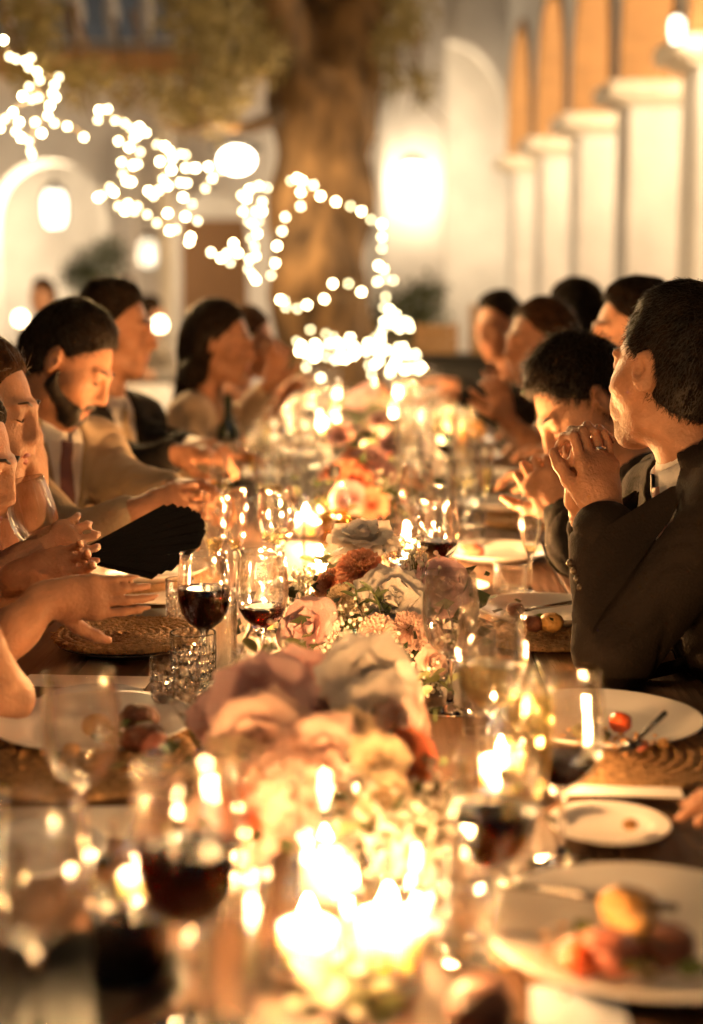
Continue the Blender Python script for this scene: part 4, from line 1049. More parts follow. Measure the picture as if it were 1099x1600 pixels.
def cloth(name, c, rough=.85, bump=.25, bs=240, sheen=.1, var=.14): return pmat('cloth_' + name, c, rough, var=var, scale=10, bump=bump, bscale=bs, sheen=sheen, spec=.25)
C_BLACK = cloth('black_suit', (.012, .010, .009), sheen=0); C_BROWN = cloth('dark_brown_suit', (.012, .0075, .005), sheen=0); C_BEIGE = cloth('beige_linen', (.36, .29, .20), bs=150, bump=.4)
C_SHIRT = cloth('white_shirt', (.74, .72, .70)); C_TIE = cloth('mauve_tie', (.22, .11, .12), .5); C_GOLDTIE = cloth('beige_tie', (.45, .35, .22), .5); C_PINKTIE = cloth('patterned_tie', (.42, .24, .22), .5, var=.5)
C_LACE = cloth('beige_lace', (.50, .38, .26), .7, 1.0, 120, .2, .5); C_BLACKD = cloth('black_dress', (.007, .006, .006), .8, sheen=0); C_GREY = cloth('grey_jacket', (.20, .19, .18)); C_VEST = cloth('olive_vest', (.20, .16, .08)); C_RED = cloth('rust_dress', (.25, .09, .04))
C_TROU = cloth('dark_trousers', (.02, .018, .018))
def T(M, c, p): return np.array(c) + M @ np.array(p, float)
def head_prims(s, c, M, k=1.0, female=False, neck_to=None, smile=0):
    P = lambda *p: T(M, c, np.array(p) * k)
    j = .92 if female else 1.0
    s.ell(P(0, -.018, .032), np.array((.077, .098, .090)) * k, M, k=.01)
    s.ell(P(0, .022, -.022), np.array((.064 * j, .074, .092)) * k, M, k=.03)
    s.cap(P(-.040 * j, .012, -.078), P(-.015, .066, -.104), .024 * k, .018 * k, k=.03); s.cap(P(.040 * j, .012, -.078), P(.015, .066, -.104), .024 * k, .018 * k, k=.03)
    s.cap(P(-.010, .074, -.104), P(.010, .074, -.104), .017 * k * j, k=.025)
    for sx in (-1, 1):
        s.ell(P(sx * .043, .052, -.026), np.array((.024, .026, .022)) * k, M, k=.03)
        s.ell(P(sx * .031, .098, .006), np.array((.017, .016, .011)) * k, M, k=.012, op=-1)
        s.ell(P(sx * .031, .079, .006), np.array((.0145, .0135, .0125)) * k, M, k=.004)
        s.cap(P(sx * .012, .093, .024), P(sx * .045, .080, .026), .0085 * k, .007 * k, k=.012)
        a = M @ np.array([sx * .35, .25, .9]); E = frame(M @ np.array([sx * .55, 1, 0]), M @ np.array([0, -.25, 1]))
        s.ell(P(sx * .081, -.012, -.004), np.array((.009, .021, .034)) * k, E, k=.008)
        s.ell(P(sx * .091, -.006, .002), np.array((.007, .011, .017)) * k, E, k=.004, op=-1)
        s.ell(P(sx * .012, .101, -.036), np.array((.009, .010, .008)) * k, M, k=.008)
        s.ell(P(sx * (.024 + .006 * smile), .084, -.062 + .004 * smile), np.array((.013, .014, .016)) * k, M, k=.03)
    s.cap(P(0, .092, .022), P(0, .109 if female else .116, -.030), .0085 * k, (.0095 if female else .0115) * k, k=.014)
    s.cap(P(-.018, .090, -.064), P(.018, .090, -.064), .0075 * k, k=.008); s.cap(P(-.014, .088, -.077), P(.014, .088, -.077), .0085 * k, k=.008)
    s.cap(P(-.026, .100, -.0705 + .004 * smile), P(.026, .100, -.0705 + .004 * smile), .0024 * k, k=.004, op=-1)
    if neck_to is not None:
        s.cap(P(0, -.022, -.055), neck_to, .053 * k * (.9 if female else 1.05), .060 * k * (.88 if female else 1.1), k=.03)
def hand_prims(s, W, F, n, side, curl=(20, 30, 20), spread=.06, thumb=(.6, .7, .35), size=1.0, per=None):
    F = nrm(F); n = nrm(np.array(n) - F * np.dot(F, n)); l = np.cross(n, F) * side; W = np.array(W, float)
    Mh = np.stack([l, F, n], 1); z = size
    s.ell(W + F * .050 * z, np.array((.040, .052, .0165)) * z, Mh, k=.012)
    s.cap(W - F * .01, W + F * .03 * z, .026 * z, .026 * z, k=.02)
    s.cap(W + F * .082 * z + l * .030 * z, W + F * .078 * z - l * .030 * z, .0125 * z, .0115 * z, k=.014)
    tips = []
    for i, (off, ln) in enumerate(((.031, .95), (.0105, 1.06), (-.0105, .99), (-.030, .80))):
        p = W + F * (.088 - .004 * abs(i - 1)) * z + l * off * z; a = 0; pts = [p]; c = per[i] if per else curl
        for jn, L in enumerate((.046, .029, .022)):
            a += R(c[jn]); d = F * math.cos(a) + n * math.sin(a) + l * spread * (1.5 - i) * (1 if jn == 0 else .6); p = p + nrm(d) * L * ln * z; pts.append(p)
        rr = np.array((.0092, .0083, .0074, .0062)) * z * (.88 if i == 3 else 1)
        s.chain(pts, rr, .0035); tips.append(pts)
    p = W + F * .022 * z + l * .030 * z + n * .006 * z; d = nrm(F * thumb[0] + l * thumb[1] + n * thumb[2]); pts = [p]
    for L, tw in ((.042, 0), (.033, .25), (.026, .45)):
        dd = nrm(d + (F * .9 + n * .15 - l * .35) * tw); p = p + dd * L * z; pts.append(p)
    s.chain(pts, np.array((.0155, .0118, .0105, .0080)) * z, .008)
    return tips
def strands(name, V, F, comb, n, L, wd, mat, parent, off, lift=.25, mask=None, curl=0.0):
    """short ribbon hairs rooted on a surface"""
    c = V[F].mean(1); a = V[F[:, 2]] - V[F[:, 0]]; b = V[F[:, 3]] - V[F[:, 1]]; nf = np.cross(a, b); ar = np.linalg.norm(nf, axis=1); nf /= np.maximum(ar, 1e-12)[:, None]
    if mask is not None: ar = ar * mask(c)
    if ar.sum() <= 0: return
    i = RNG.choice(len(c), n, p=ar / ar.sum()); r1 = RNG.random((n, 4)); r1 /= r1.sum(1)[:, None]
    p = (V[F[i]] * r1[..., None]).sum(1); nn = nf[i]; d = comb(p, nn) + RNG.normal(0, .22, (n, 3)); d -= nn * (d * nn).sum(1)[:, None]; d /= np.maximum(np.linalg.norm(d, axis=1), 1e-9)[:, None]
    L = L * RNG.uniform(.55, 1.2, (n, 1)); lf = lift * RNG.uniform(.2, 1.3, (n, 1)); pts = []
    for t in (0, .35, .7, 1): pts.append(p - nn * .002 + d * L * t + nn * L * lf * math.sin(t * 2.4) + RNG.normal(0, .0012 + curl * t, (n, 3)))
    sd = np.cross(d, nn) * wd / 2; Vs = []; Fs = []
    for k, q in enumerate(pts):
        w_ = (1, .9, .65, .15)[k]; Vs.append(q - sd * w_); Vs.append(q + sd * w_)
    Vs = np.stack(Vs, 1).reshape(-1, 3); base = np.arange(n)[:, None] * 8
    for k in range(3): Fs.append(base + np.array([2 * k, 2 * k + 1, 2 * k + 3, 2 * k + 2]))
    o = link(name, np_mesh(name, Vs - off, np.concatenate(Fs)), mat, parent); return tag(o, kind='stuff')
def person(label, hip, face, neck, head, hface, hup=(0, 0, 1), arms=(), skin='a', hair='dark', style='short', outfit='suit', jacket=None, trousers=None, tie=None, shirt=None, beard=None, female=False, hk=1.0, h=.0075, group='guests seated at the table', seat=True, hs=1.0, width=1.0, smile=0, ring=None, chairlab=None, strands_n=2600, hairfall=None, sleeve='long', curly=False, buttons=()):
    hip = np.array(hip, float); neck = np.array(neck, float); head = np.array(head, float)
    base = np.array((hip[0], hip[1], 0)); t = thing('person', label, 'person', tuple(base), 0, group)
    f = nrm(np.array((face[0], face[1], 0))); up = nrm(neck - hip); sd = nrm(np.cross(f, up)); f2 = np.cross(up, sd); Mt = np.stack([sd, f2, up], 1)
    Lt = np.linalg.norm(neck - hip); wsc = width * (.88 if female else 1.0); Mh = frame(hface, hup)
    shs = [neck - up * .055 - sd * .165 * wsc, neck - up * .055 + sd * .165 * wsc]      # left, right
    def torso(s, g=0.0, k=.05, low=True):
        P = lambda x, y, z: hip + Mt @ np.array((x, y, z))
        if low:
            s.ell(P(0, -.01, .06), (.165 * wsc + g, .125 + g, .13 + g), Mt, k=k)
            s.ell(P(0, .0, Lt * .38), (.145 * wsc + g, .112 + g, .2 + g), Mt, k=k)
        s.ell(P(0, .0, Lt * .68), (.165 * wsc + g, .118 + g, .17 + g), Mt, k=k)
        s.cap(shs[0] + sd * .03, shs[1] - sd * .03, .058 + g, k=k)
        for q in shs: s.cap(neck - up * .005, q, .036 + g, .048 + g, k=k)
        if female:
            for x in (-.07, .07): s.ell(P(x, .085, Lt * .62), (.062 + g, .055 + g, .06 + g), Mt, k=.03)
    # ---- body: one continuous skin surface
    s = SDF(); torso(s, -.012, low=(h < .006 or True)); head_prims(s, head, Mh, hk, female, neck - up * .02, smile)
    ti = None
    for a_i, a in enumerate(arms):
        sh = shs[0] if a['side'] == 'L' else shs[1]; e, w_ = np.array(a['elbow'], float), np.array(a['wrist'], float); q = .85 if female else 1.0
        s.cap(sh, e, .046 * q, .038 * q, k=.03); s.cap(e, e * .45 + w_ * .55, .040 * q, .036 * q, k=.02); s.cap(e * .5 + w_ * .5, w_, .036 * q, .026 * q, k=.02)
        sg = 1 if a['side'] == 'R' else -1
        tips = hand_prims(s, w_, a.get('dir', w_ - e), a.get('palm', (0, 0, -1)), sg, a.get('curl', (20, 30, 20)), a.get('spread', .06), a.get('thumb', (.6, .7, .35)), a.get('size', .92 if female else 1.0), a.get('per'))
        if a.get('ring'): ti = tips
    me, V, F = s.mesh('body', h, None, base); link('body', me, SKIN[skin], t)
    # ---- eyebrows and closed eyes
    m = MB()
    for sx in (-1, 1):
        pts = [T(Mh, head, np.array((sx * x, y, z)) * hk) - base for x, y, z in ((.014, .0985, .0265), (.030, .0955, .0325), (.046, .083, .029))]
        m.tube(pts, [.0024 * hk, .0028 * hk, .0014 * hk], 6)
        pts = [T(Mh, head, np.array((sx * x, y, z)) * hk) - base for x, y, z in ((.019, .089, .001), (.031, .0925, -.0035), (.044, .085, .001))]
        m.tube(pts, [.0012, .0018, .0010], 5)
    tag(m.build('eyebrows', HAIR[hair], t), kind='stuff')
    lip = MB()
    lip.tube([T(Mh, head, np.array(q) * hk) - base for q in ((-.022, .0885, -.069), (-.008, .0985, -.0655), (.008, .0985, -.0655), (.022, .0905, -.069))], [.002, .0042, .0042, .002], 8)
    lip.tube([T(Mh, head, np.array(q) * hk) - base for q in ((-.020, .0895, -.0735), (0, .0975, -.0775), (.020, .0895, -.0735))], [.002, .005, .002], 8)
    tag(lip.build('lips', pmat('lip_skin', (.42, .13, .10), .4), t), kind='stuff')
    # ---- hair
    P = lambda *p: T(Mh, head, np.array(p) * hk)
    if style:
        s = SDF(); th = .012 if style == 'short' else .014
        s.ell(P(0, -.020, .036), np.array((.077 + th * (.35 if style == 'short' else .75), .098 + th * .7, .090 + th * 1.1)) * hk, Mh, k=.01)
        s.ell(P(0, -.055, -.02), np.array((.070 + th * .4, .062 + th, .075)) * hk, Mh, k=.03)
        if style == 'short':
            s.ell(P(.012, -.012, .114), np.array((.058, .066, .024)) * hk, Mh, k=.03)
            for sx in (-1, 1): s.cap(P(sx * .076, .022, .03), P(sx * .074, .022, -.012), .010 * hk, .006 * hk, k=.012)
        # open the face, ears and neck
        s.cut(P(0, .050, .060), Mh @ np.array((0, 1, -.50)), k=.010); s.cut(P(0, .074, .06), Mh @ np.array((0, 1, -.05)), k=.012)
        for sx in (-1, 1):
            s.ell(P(sx * .092, -.010, -.012), np.array((.030, .026, .042)) * hk, Mh, k=.010, op=-1)
            s.ell(P(sx * .085, .062, -.035), np.array((.055, .062, .085)) * hk, Mh, k=.014, op=-1)
        if style == 'short': s.cut(P(0, -.05, -.070), Mh @ np.array((0, .35, -1)), k=.02)
        s.ell(P(0, .035, -.11), np.array((.10, .085, .095)) * hk, Mh, k=.02, op=-1)
        if style == 'long':
            for sx in (-1, 1):
                s.cap(P(sx * .070, -.035, .03), P(sx * .078, -.050, -.10), .030 * hk, .034 * hk, k=.03)
                q0 = P(sx * .078, -.050, -.10); q1 = hairfall[0 if sx < 0 else 1] if hairfall is not None else P(sx * .075, -.07, -.26)
                s.cap(q0, q1, .034 * hk, .020 * hk, k=.03)
            s.cap(P(0, -.07, 0), P(0, -.095, -.22), .055 * hk, .045 * hk, k=.05)
        if style == 'bun': s.ell(P(0, -.125, .02), np.array((.045, .04, .045)) * hk, Mh, k=.02)
        me, V, F = s.mesh('hair', max(.005, h * .8), lambda V: .004 * vnoise(V, 60) + .006 * vnoise(V, 25, 4), base)
        ho = link('hair', me, HBASE[hair], t)
        fwd = Mh[:, 1]; upv = Mh[:, 2]
        if style == 'short':
            def comb(p, n): x = (p - P(0, -.06, .09)); return x * 6 - upv * .25 + fwd * .35
            strands('hair_strands', V, F, comb, strands_n, curly and .03 or .024, .0011, HAIR[hair], ho, base, .45 if curly else .16, curl=.004 if curly else 0)
        else:
            def comb(p, n): return (-upv * .15 - fwd if style == 'bun' else -upv - fwd * .6) + 0 * p
            strands('hair_strands', V, F, comb, strands_n, .045, .0012, HAIR[hair], ho, base, .06)
    if beard:
        s = SDF(); s.cap(P(-.058, .012, -.055), P(-.026, .064, -.100), .014 * hk, .019 * hk, k=.02); s.cap(P(.058, .012, -.055), P(.026, .064, -.100), .014 * hk, .019 * hk, k=.02); s.cap(P(-.018, .078, -.104), P(.018, .078, -.104), .0205 * hk, k=.02)
        s.cap(P(-.026, .089, -.058), P(.026, .089, -.058), .0105 * hk, k=.01); s.cap(P(-.015, .094, -.056), P(.015, .094, -.056), .0115 * hk, k=.012)
        for sx in (-1, 1): s.cap(P(sx * .052, .034, -.066), P(sx * .030, .078, -.084), .0155 * hk, .0155 * hk, k=.02); s.cap(P(-.03, .080, -.07), P(-.024, .08, -.09), .01 * hk, k=.01); s.cap(P(.03, .080, -.07), P(.024, .08, -.09), .01 * hk, k=.01)
        s.ell(P(0, .07, -.073), np.array((.022, .05, .0075)) * hk, Mh, k=.01, op=-1)
        for sx in (-1, 1): s.cap(P(sx * .075, .012, -.02), P(sx * .062, .012, -.055), .005 * hk, .011 * hk, k=.02)
        me, V, F = s.mesh('beard', .005, lambda V: .003 * vnoise(V, 120), base); bo = link('beard', me, HAIR[beard], t)
        strands('beard_strands', V, F, lambda p, n: -Mh[:, 2] * .8 + Mh[:, 1] * .3 + 0 * p, 3200, .012, .0009, HAIR[beard], bo, base, .4)
    # ---- clothes
    J = jacket or C_BLACK
    def fold(V): 
        r = .007 * vnoise(V * np.array([1, 1, .55]), 13, 2) + .004 * vnoise(V, 34, 5)
        return r - .004 * (1 - np.abs(np.sin(V[:, 2] * 34 + 7 * vnoise(V, 6, 8) * 3 + V[:, 0] * 22))) ** 3 * (1 + vnoise(V, 11, 9) * 2)
    if outfit == 'suit':
        s = SDF(); torso(s, .004); s.cap(neck - up * .03, neck + up * .0, .066, .062, k=.03)
        s.cut(neck + up * .026 + f2 * .01, nrm(up * 1.0 - f2 * .12), k=.004)
        me, V, F = s.mesh('shirt', .009, None, base); link('shirt', me, shirt or C_SHIRT, t)
        # folded collar
        m = MB(); seg = 26; vs = []
        for i in range(seg + 1):
            a = -math.pi * .93 + 2 * math.pi * .93 * i / seg; cx, cyy = -math.sin(a) , -math.cos(a)
            for (rr, zz) in ((.058, .0), (.060, .038), (.066, .043), (.076, .012), (.081, -.012 - .02 * (abs(a) > 2.4))):
                vs.append(neck + sd * cx * rr + f2 * (cyy * rr * 1.05 + .008) + up * (zz - .012 - .018 * (1 + math.cos(a + math.pi)) / 2 * 0 - .02 * max(0, -math.cos(a))) - base)
        m.add(vs, [(i * 5 + j, (i + 1) * 5 + j, (i + 1) * 5 + j + 1, i * 5 + j + 1) for i in range(seg) for j in range(4)]).build('collar', shirt or C_SHIRT, t)
    s = SDF()
    if outfit == 'suit':
        torso(s, .020, .05)
        for q in shs: s.cap(q - up * .004, q - up * .01, .066, k=.04)
        for a in arms:
            sh = shs[0] if a['side'] == 'L' else shs[1]; e, w_ = np.array(a['elbow'], float), np.array(a['wrist'], float)
            s.cap(sh, e, .066, .060, k=.03); en = e + (w_ - e) * a.get('cuff', .88); s.cap(e, en, .060, a.get('cuffr', .047), k=.03)
            s.cut(en + nrm(w_ - e) * .0, nrm(w_ - e), k=.004) if a.get('cut') else None
            s.ell(w_ + nrm(w_ - e) * .03, (.031, .031, .031), k=.004, op=-1)
        # neck hole and the V at the chest
        s.cap(neck - up * .01 - f2 * .012, neck + up * .1, .068, .075, k=.01, op=-1)
        vb = hip + Mt @ np.array((0, .165, Lt * .50)); s.cap(neck + f2 * .075 - up * .005, vb, .062, .010, k=.006, op=-1)
        me, V, F = s.mesh('jacket', max(.0075, h), fold, base); jo = link('jacket', me, J, t)
        for (bx, by) in buttons:
            o = np.array((0, 0, CAMZ)) * 1.0; rd = nrm(np.array(ray(bx, by))); o = o + rd * 1.7
            for _ in range(60):
                q = s.eval(o[None])[0]
                if q < .003: break
                o = o + rd * max(q * .8, .001)
            MB().ball(tuple(o - base), (.0065, .0065, .0065), 12, 8).build('button', pmat('horn_button', (.04, .025, .012), .35, spec=.5), jo)
        # lapels laid on the chest
        for sx in (-1, 1):
            m = MB(); vs = []; n1, n2 = 14, 4
            for i in range(n1 + 1):
                u = i / n1; zz = Lt * (1.0 - .5 * u) - .012; inner = (.064 * (1 - u) + .008 * u); wdt = (.030 + .035 * math.sin(math.pi * min(1, u * 1.15)) ** .8) * (1 - max(0, u - .55) * 1.9)
                for j in range(n2 + 1):
                    x = sx * (inner + wdt * j / n2); o = np.array(hip + Mt @ np.array((x, .30, zz)))
                    dd = .3
                    for _ in range(14):
                        q = s.eval(o[None])[0]
                        if q < .0045: break
                        o = o - f2 * max(q, .001) * .8; dd -= q
                        if np.dot(o - hip, f2) < .02: break
                    vs.append(o + f2 * .001 * (n2 - j) - base)
            fs = [(i * (n2 + 1) + j, i * (n2 + 1) + j + 1, (i + 1) * (n2 + 1) + j + 1, (i + 1) * (n2 + 1) + j) for i in range(n1) for j in range(n2)]
            m.add(vs, fs).build('lapel', J, jo)
        if tie is not None:
            m = MB(); vs = []; n1 = 12; sh_ = SDF(); hold = s; s2 = SDF()
            def tt(s): 
                torso(s, .004)
            tt(s2); s2.cap(neck - up * .03, neck, .066, .062, k=.03)
            for i in range(n1 + 1):
                u = i / n1; zz = Lt * (.985 - .47 * u); hw = .017 if u < .1 else .014 + .018 * u
                for x in (-hw, -hw * .5, hw * .5, hw):
                    o = np.array(hip + Mt @ np.array((x, .28, zz)))
                    for _ in range(14):
                        q = s2.eval(o[None])[0]
                        if q < .006: break
                        o = o - f2 * max(q, .001) * .85
                        if np.dot(o - hip, f2) < .02: break
                    vs.append(o + f2 * (.012 if u < .1 else .003) * (1.3 - abs(x) / hw * .6) - base)
            m.add(vs, [(i * 4 + j, i * 4 + j + 1, (i + 1) * 4 + j + 1, (i + 1) * 4 + j) for i in range(n1) for j in range(3)]).build('tie', tie, t)
    elif outfit == 'dress':
        torso(s, .010, .05)
        if sleeve:
            for a in arms:
                sh = shs[0] if a['side'] == 'L' else shs[1]; e, w_ = np.array(a['elbow'], float), np.array(a['wrist'], float)
                if sleeve == 'long': s.cap(sh, e, .056, .050, k=.03); s.cap(e, e + (w_ - e) * .75, .050, .040, k=.03)
                else: s.cap(sh, sh * .55 + e * .45, .060, .056, k=.03)
        s.ell(neck + f2 * .05 - up * (.0 if sleeve else .02), (.105, .13, .085 if sleeve else .12), Mt, k=.01, op=-1)
        if not sleeve:
            for q in shs: s.ell(q, (.075, .075, .075), k=.01, op=-1)
        me, V, F = s.mesh('dress', max(.009, h), fold, base); link('dress', me, J, t)
    # ---- legs under the table
    s = SDF(); fx = f
    for x in (-.1, .1):
        k0 = hip + sd * x + fx * .02; kn = np.array((*(hip + sd * x * 1.2 + fx * .43)[:2], .50)); an = np.array((*(hip + sd * x * 1.2 + fx * .40)[:2], .09))
        s.cap(k0, kn, .088, .066, k=.04); s.cap(kn, an, .062, .045, k=.03); s.cap(an - (0, 0, .04), an + fx * .15 - (0, 0, .05), .042, .036, k=.02)
    s.ell(hip, (.175 * wsc, .15, .12), Mt, k=.05)
    me, V, F = s.mesh('trousers', .016, None, base); link('trousers', me, trousers or C_TROU, t)
    if ti is not None:
        a0, a1 = ti[2][0], ti[2][1]; ax = nrm(a1 - a0); c = a0 + (a1 - a0) * .42
        MB().lathe([(.0108, -.0026), (.0118, -.002), (.0118, .002), (.0108, .0026)], 24, tuple(c - base), axis_rot(tuple(ax))).build('ring', M_SILVER, t)
    if seat:
        cp = hip - f * .03; chair((cp[0], cp[1], 0), math.atan2(f[1], f[0]) - math.pi / 2, chairlab or 'wooden cross back chair')
    return t
V3 = lambda p: np.array((p.x, p.y, p.z))
def A(px, py, d): return V3(at(px, py, d))

# ---- right side
# big man in the dark suit, elbow on the table, hands clasped before his mouth, looking down the table
person('man in a dark suit resting his clasped ringed hands before his face', (.72, 2.30, .50), (-1, -.22), A(1092, 725, 2.36), A(1050, 580, 2.36), (-.64, .77, -.02), (.10, 0, 1), skin='a', hair='dark', strands_n=9000, buttons=[(892, 880), (898, 892), (903, 905), (908, 918)],
       jacket=C_BROWN, tie=C_PINKTIE, h=.0045, hk=1.0, chairlab='wooden chair under the man with clasped hands',
       arms=[dict(side='L', elbow=A(962, 1012, 2.26), wrist=A(945, 800, 2.34), dir=A(928, 690, 2.36) - A(945, 800, 2.34), palm=(-.55, 1, .1), per=[(8, 70, 45), (10, 62, 45), (8, 62, 45), (8, 60, 45)], spread=.02, thumb=(.9, .25, .5), ring=True, cuff=.80, cuffr=.060),
             dict(side='R', elbow=A(985, 985, 2.62), wrist=A(918, 800, 2.44), dir=A(912, 690, 2.42) - A(918, 800, 2.44), palm=(.45, -1, .1), per=[(6, 60, 45)] * 4, spread=.02, thumb=(.9, .2, .4), cuff=.86)])
# second man bowed over his hands
person('bowed man with dark curly hair hiding his face behind his hand', (.76, 3.02, .50), (-1, -.25), A(985, 740, 3.0), A(912, 632, 2.98), (-.75, -.25, -.62), (-.55, 0, .83), skin='c', hair='dark', jacket=C_BLACK, tie=None, h=.006, strands_n=6000, curly=True, chairlab='wooden chair under the bowed man',
       arms=[dict(side='L', elbow=A(905, 850, 2.86), wrist=A(880, 800, 2.92), dir=(-.55, .1, .7), palm=(.3, 1, 0), curl=(45, 65, 45)),
             dict(side='R', elbow=A(950, 800, 3.2), wrist=A(950, 735, 3.08), dir=(-.3, -.2, 1), palm=(-.2, -1, 0), curl=(15, 25, 20))])
person('man in profile with side parted hair behind the bowed man', (.86, 3.75, .50), (-1, 0), A(1015, 640, 3.75), A(990, 520, 3.72), (-1, -.12, -.08), skin='c', hair='dark', jacket=C_BLACK, tie=C_TIE, h=.008, chairlab='wooden chair under the man with side parted hair',
       arms=[dict(side='L', elbow=A(960, 760, 3.55), wrist=A(880, 745, 3.6), palm=(0, 0, -1)), dict(side='R', elbow=A(980, 740, 3.95), wrist=A(900, 715, 3.95))])
person('bare armed woman with long brown hair in a black top', (.72, 4.55, .50), (-1, .1), A(868, 640, 4.55), A(842, 535, 4.5), (-.93, -.35, -.05), (0, 0, 1), skin='b', hair='brown', style='long', outfit='dress', jacket=C_BLACKD, female=True, sleeve=None, h=.009, chairlab='wooden chair under the bare armed woman', hairfall=[A(872, 690, 4.42), A(880, 660, 4.65)],
       arms=[dict(side='L', elbow=A(862, 720, 4.3), wrist=A(792, 655, 4.4), dir=(-.3, 0, 1), palm=(-.3, 1, 0), curl=(25, 40, 30)), dict(side='R', elbow=A(820, 700, 4.75), wrist=A(785, 640, 4.6), dir=(-.2, 0, 1), palm=(-.2, -1, 0))])
person('dark haired guest with long blond highlights behind the brown haired woman', (.92, 5.2, .50), (-1, .1), A(918, 610, 5.2), A(893, 495, 5.2), (-.9, .3, -.1), skin='c', hair='dark', style='long', outfit='dress', jacket=C_RED, female=True, sleeve='long', h=.010, chairlab='wooden chair under the guest in rust',
       arms=[dict(side='L', elbow=A(900, 690, 5.0), wrist=A(850, 690, 5.0)), dict(side='R', elbow=A(880, 690, 5.4), wrist=A(840, 680, 5.4))])
person('man with short dark hair leaning in, face turned to the table', (.70, 5.9, .50), (-1, -.2), A(805, 600, 5.85), A(781, 510, 5.8), (-.72, -.65, -.15), (-.2, 0, 1), skin='b', hair='dark', jacket=C_BLACK, h=.010, chairlab='wooden chair under the man leaning in',
       arms=[dict(side='L', elbow=A(770, 640, 5.6), wrist=A(722, 618, 5.6), dir=(-1, 0, .1), palm=(0, 0, -1)), dict(side='R', elbow=A(770, 625, 6.0), wrist=A(720, 605, 6.0))])
# guest mostly outside the frame whose fingertips hold the card
person('guest beside the near plate whose fingertips hold the menu card', (.80, 1.40, .50), (-1, .1), (.78, 1.42, 1.05), (.74, 1.42, 1.28), (-1, .1, -.1), skin='a', hair='brown', jacket=C_BLACK, tie=C_TIE, h=.008, chairlab='wooden chair under the guest holding the menu card',
       arms=[dict(side='R', elbow=(.74, 1.72, .80), wrist=A(1322, 1215, 1.60), dir=A(1068, 1245, 1.58) - A(1322, 1215, 1.60), palm=(0, 0, -1), curl=(8, 12, 8)), dict(side='L', elbow=(.70, 1.12, .80), wrist=A(1400, 1525, 1.24), dir=A(1080, 1545, 1.22) - A(1400, 1525, 1.24), palm=(0, 0, -1), curl=(15, 25, 20))])

# ---- left side
person('bearded man in a beige linen suit and mauve tie looking down', (-.90, 3.30, .50), (.80, -.6), A(70, 668, 3.30), A(109, 566, 3.26), (.80, -.14, -.55), (.55, 0, .83), skin='a', hair='dark', beard='dark', jacket=C_BEIGE, tie=C_TIE, h=.006, hk=.96, strands_n=6000, chairlab='wooden chair under the bearded man',
       arms=[dict(side='R', elbow=A(112, 850, 2.98), wrist=A(215, 800, 2.92), dir=(1, .1, .25), palm=(0, .9, -.4), curl=(25, 40, 30), cuff=.78), dict(side='L', elbow=A(190, 760, 3.3), wrist=A(270, 770, 3.1), dir=(.9, -.3, .1), palm=(0, -.6, -.8), curl=(25, 45, 30))])
person('man in a black suit with a beige tie beside the bearded man', (-.86, 4.10, .50), (.85, -.5), A(160, 628, 4.12), A(180, 515, 4.08), (.97, -.1, -.12), (.1, 0, 1), skin='b', hair='dark', jacket=C_BLACK, tie=C_GOLDTIE, shirt=C_SHIRT, h=.0075, chairlab='wooden chair under the man in the black suit',
       arms=[dict(side='R', elbow=A(205, 735, 3.8), wrist=A(272, 712, 3.7), dir=(1, .1, .05), palm=(0, .3, -1), curl=(20, 35, 25)), dict(side='L', elbow=A(235, 710, 4.2), wrist=A(298, 698, 4.0))])
person('woman with long dark hair in a beige lace dress', (-.74, 4.75, .50), (1, -.15), A(322, 622, 4.75), A(345, 535, 4.7), (.95, -.18, -.12), (.05, 0, 1), skin='b', hair='dark', style='long', outfit='dress', jacket=C_LACE, female=True, sleeve='long', h=.009, chairlab='wooden chair under the woman in lace', hairfall=[A(318, 575, 4.85), A(300, 570, 4.6)],
       arms=[dict(side='R', elbow=A(305, 715, 4.5), wrist=A(370, 712, 4.4), palm=(0, 0, -1)), dict(side='L', elbow=A(375, 660, 4.95), wrist=A(425, 598, 4.8), dir=(.3, 0, 1), palm=(-.3, -1, 0), curl=(25, 40, 30))])
person('guest in rust raising a hand to the face beyond the woman in lace', (-.74, 5.6, .50), (1, -.1), A(372, 610, 5.6), A(388, 535, 5.55), (.95, -.2, -.15), skin='b', hair='brown', style='bun', outfit='dress', jacket=C_RED, female=True, sleeve='short', h=.010, chairlab='wooden chair under the guest raising a hand',
       arms=[dict(side='R', elbow=A(408, 650, 5.4), wrist=A(432, 585, 5.45), dir=(-.1, 0, 1), palm=(-.6, .6, 0), curl=(20, 35, 25)), dict(side='L', elbow=A(420, 640, 5.8), wrist=A(450, 610, 5.7))])
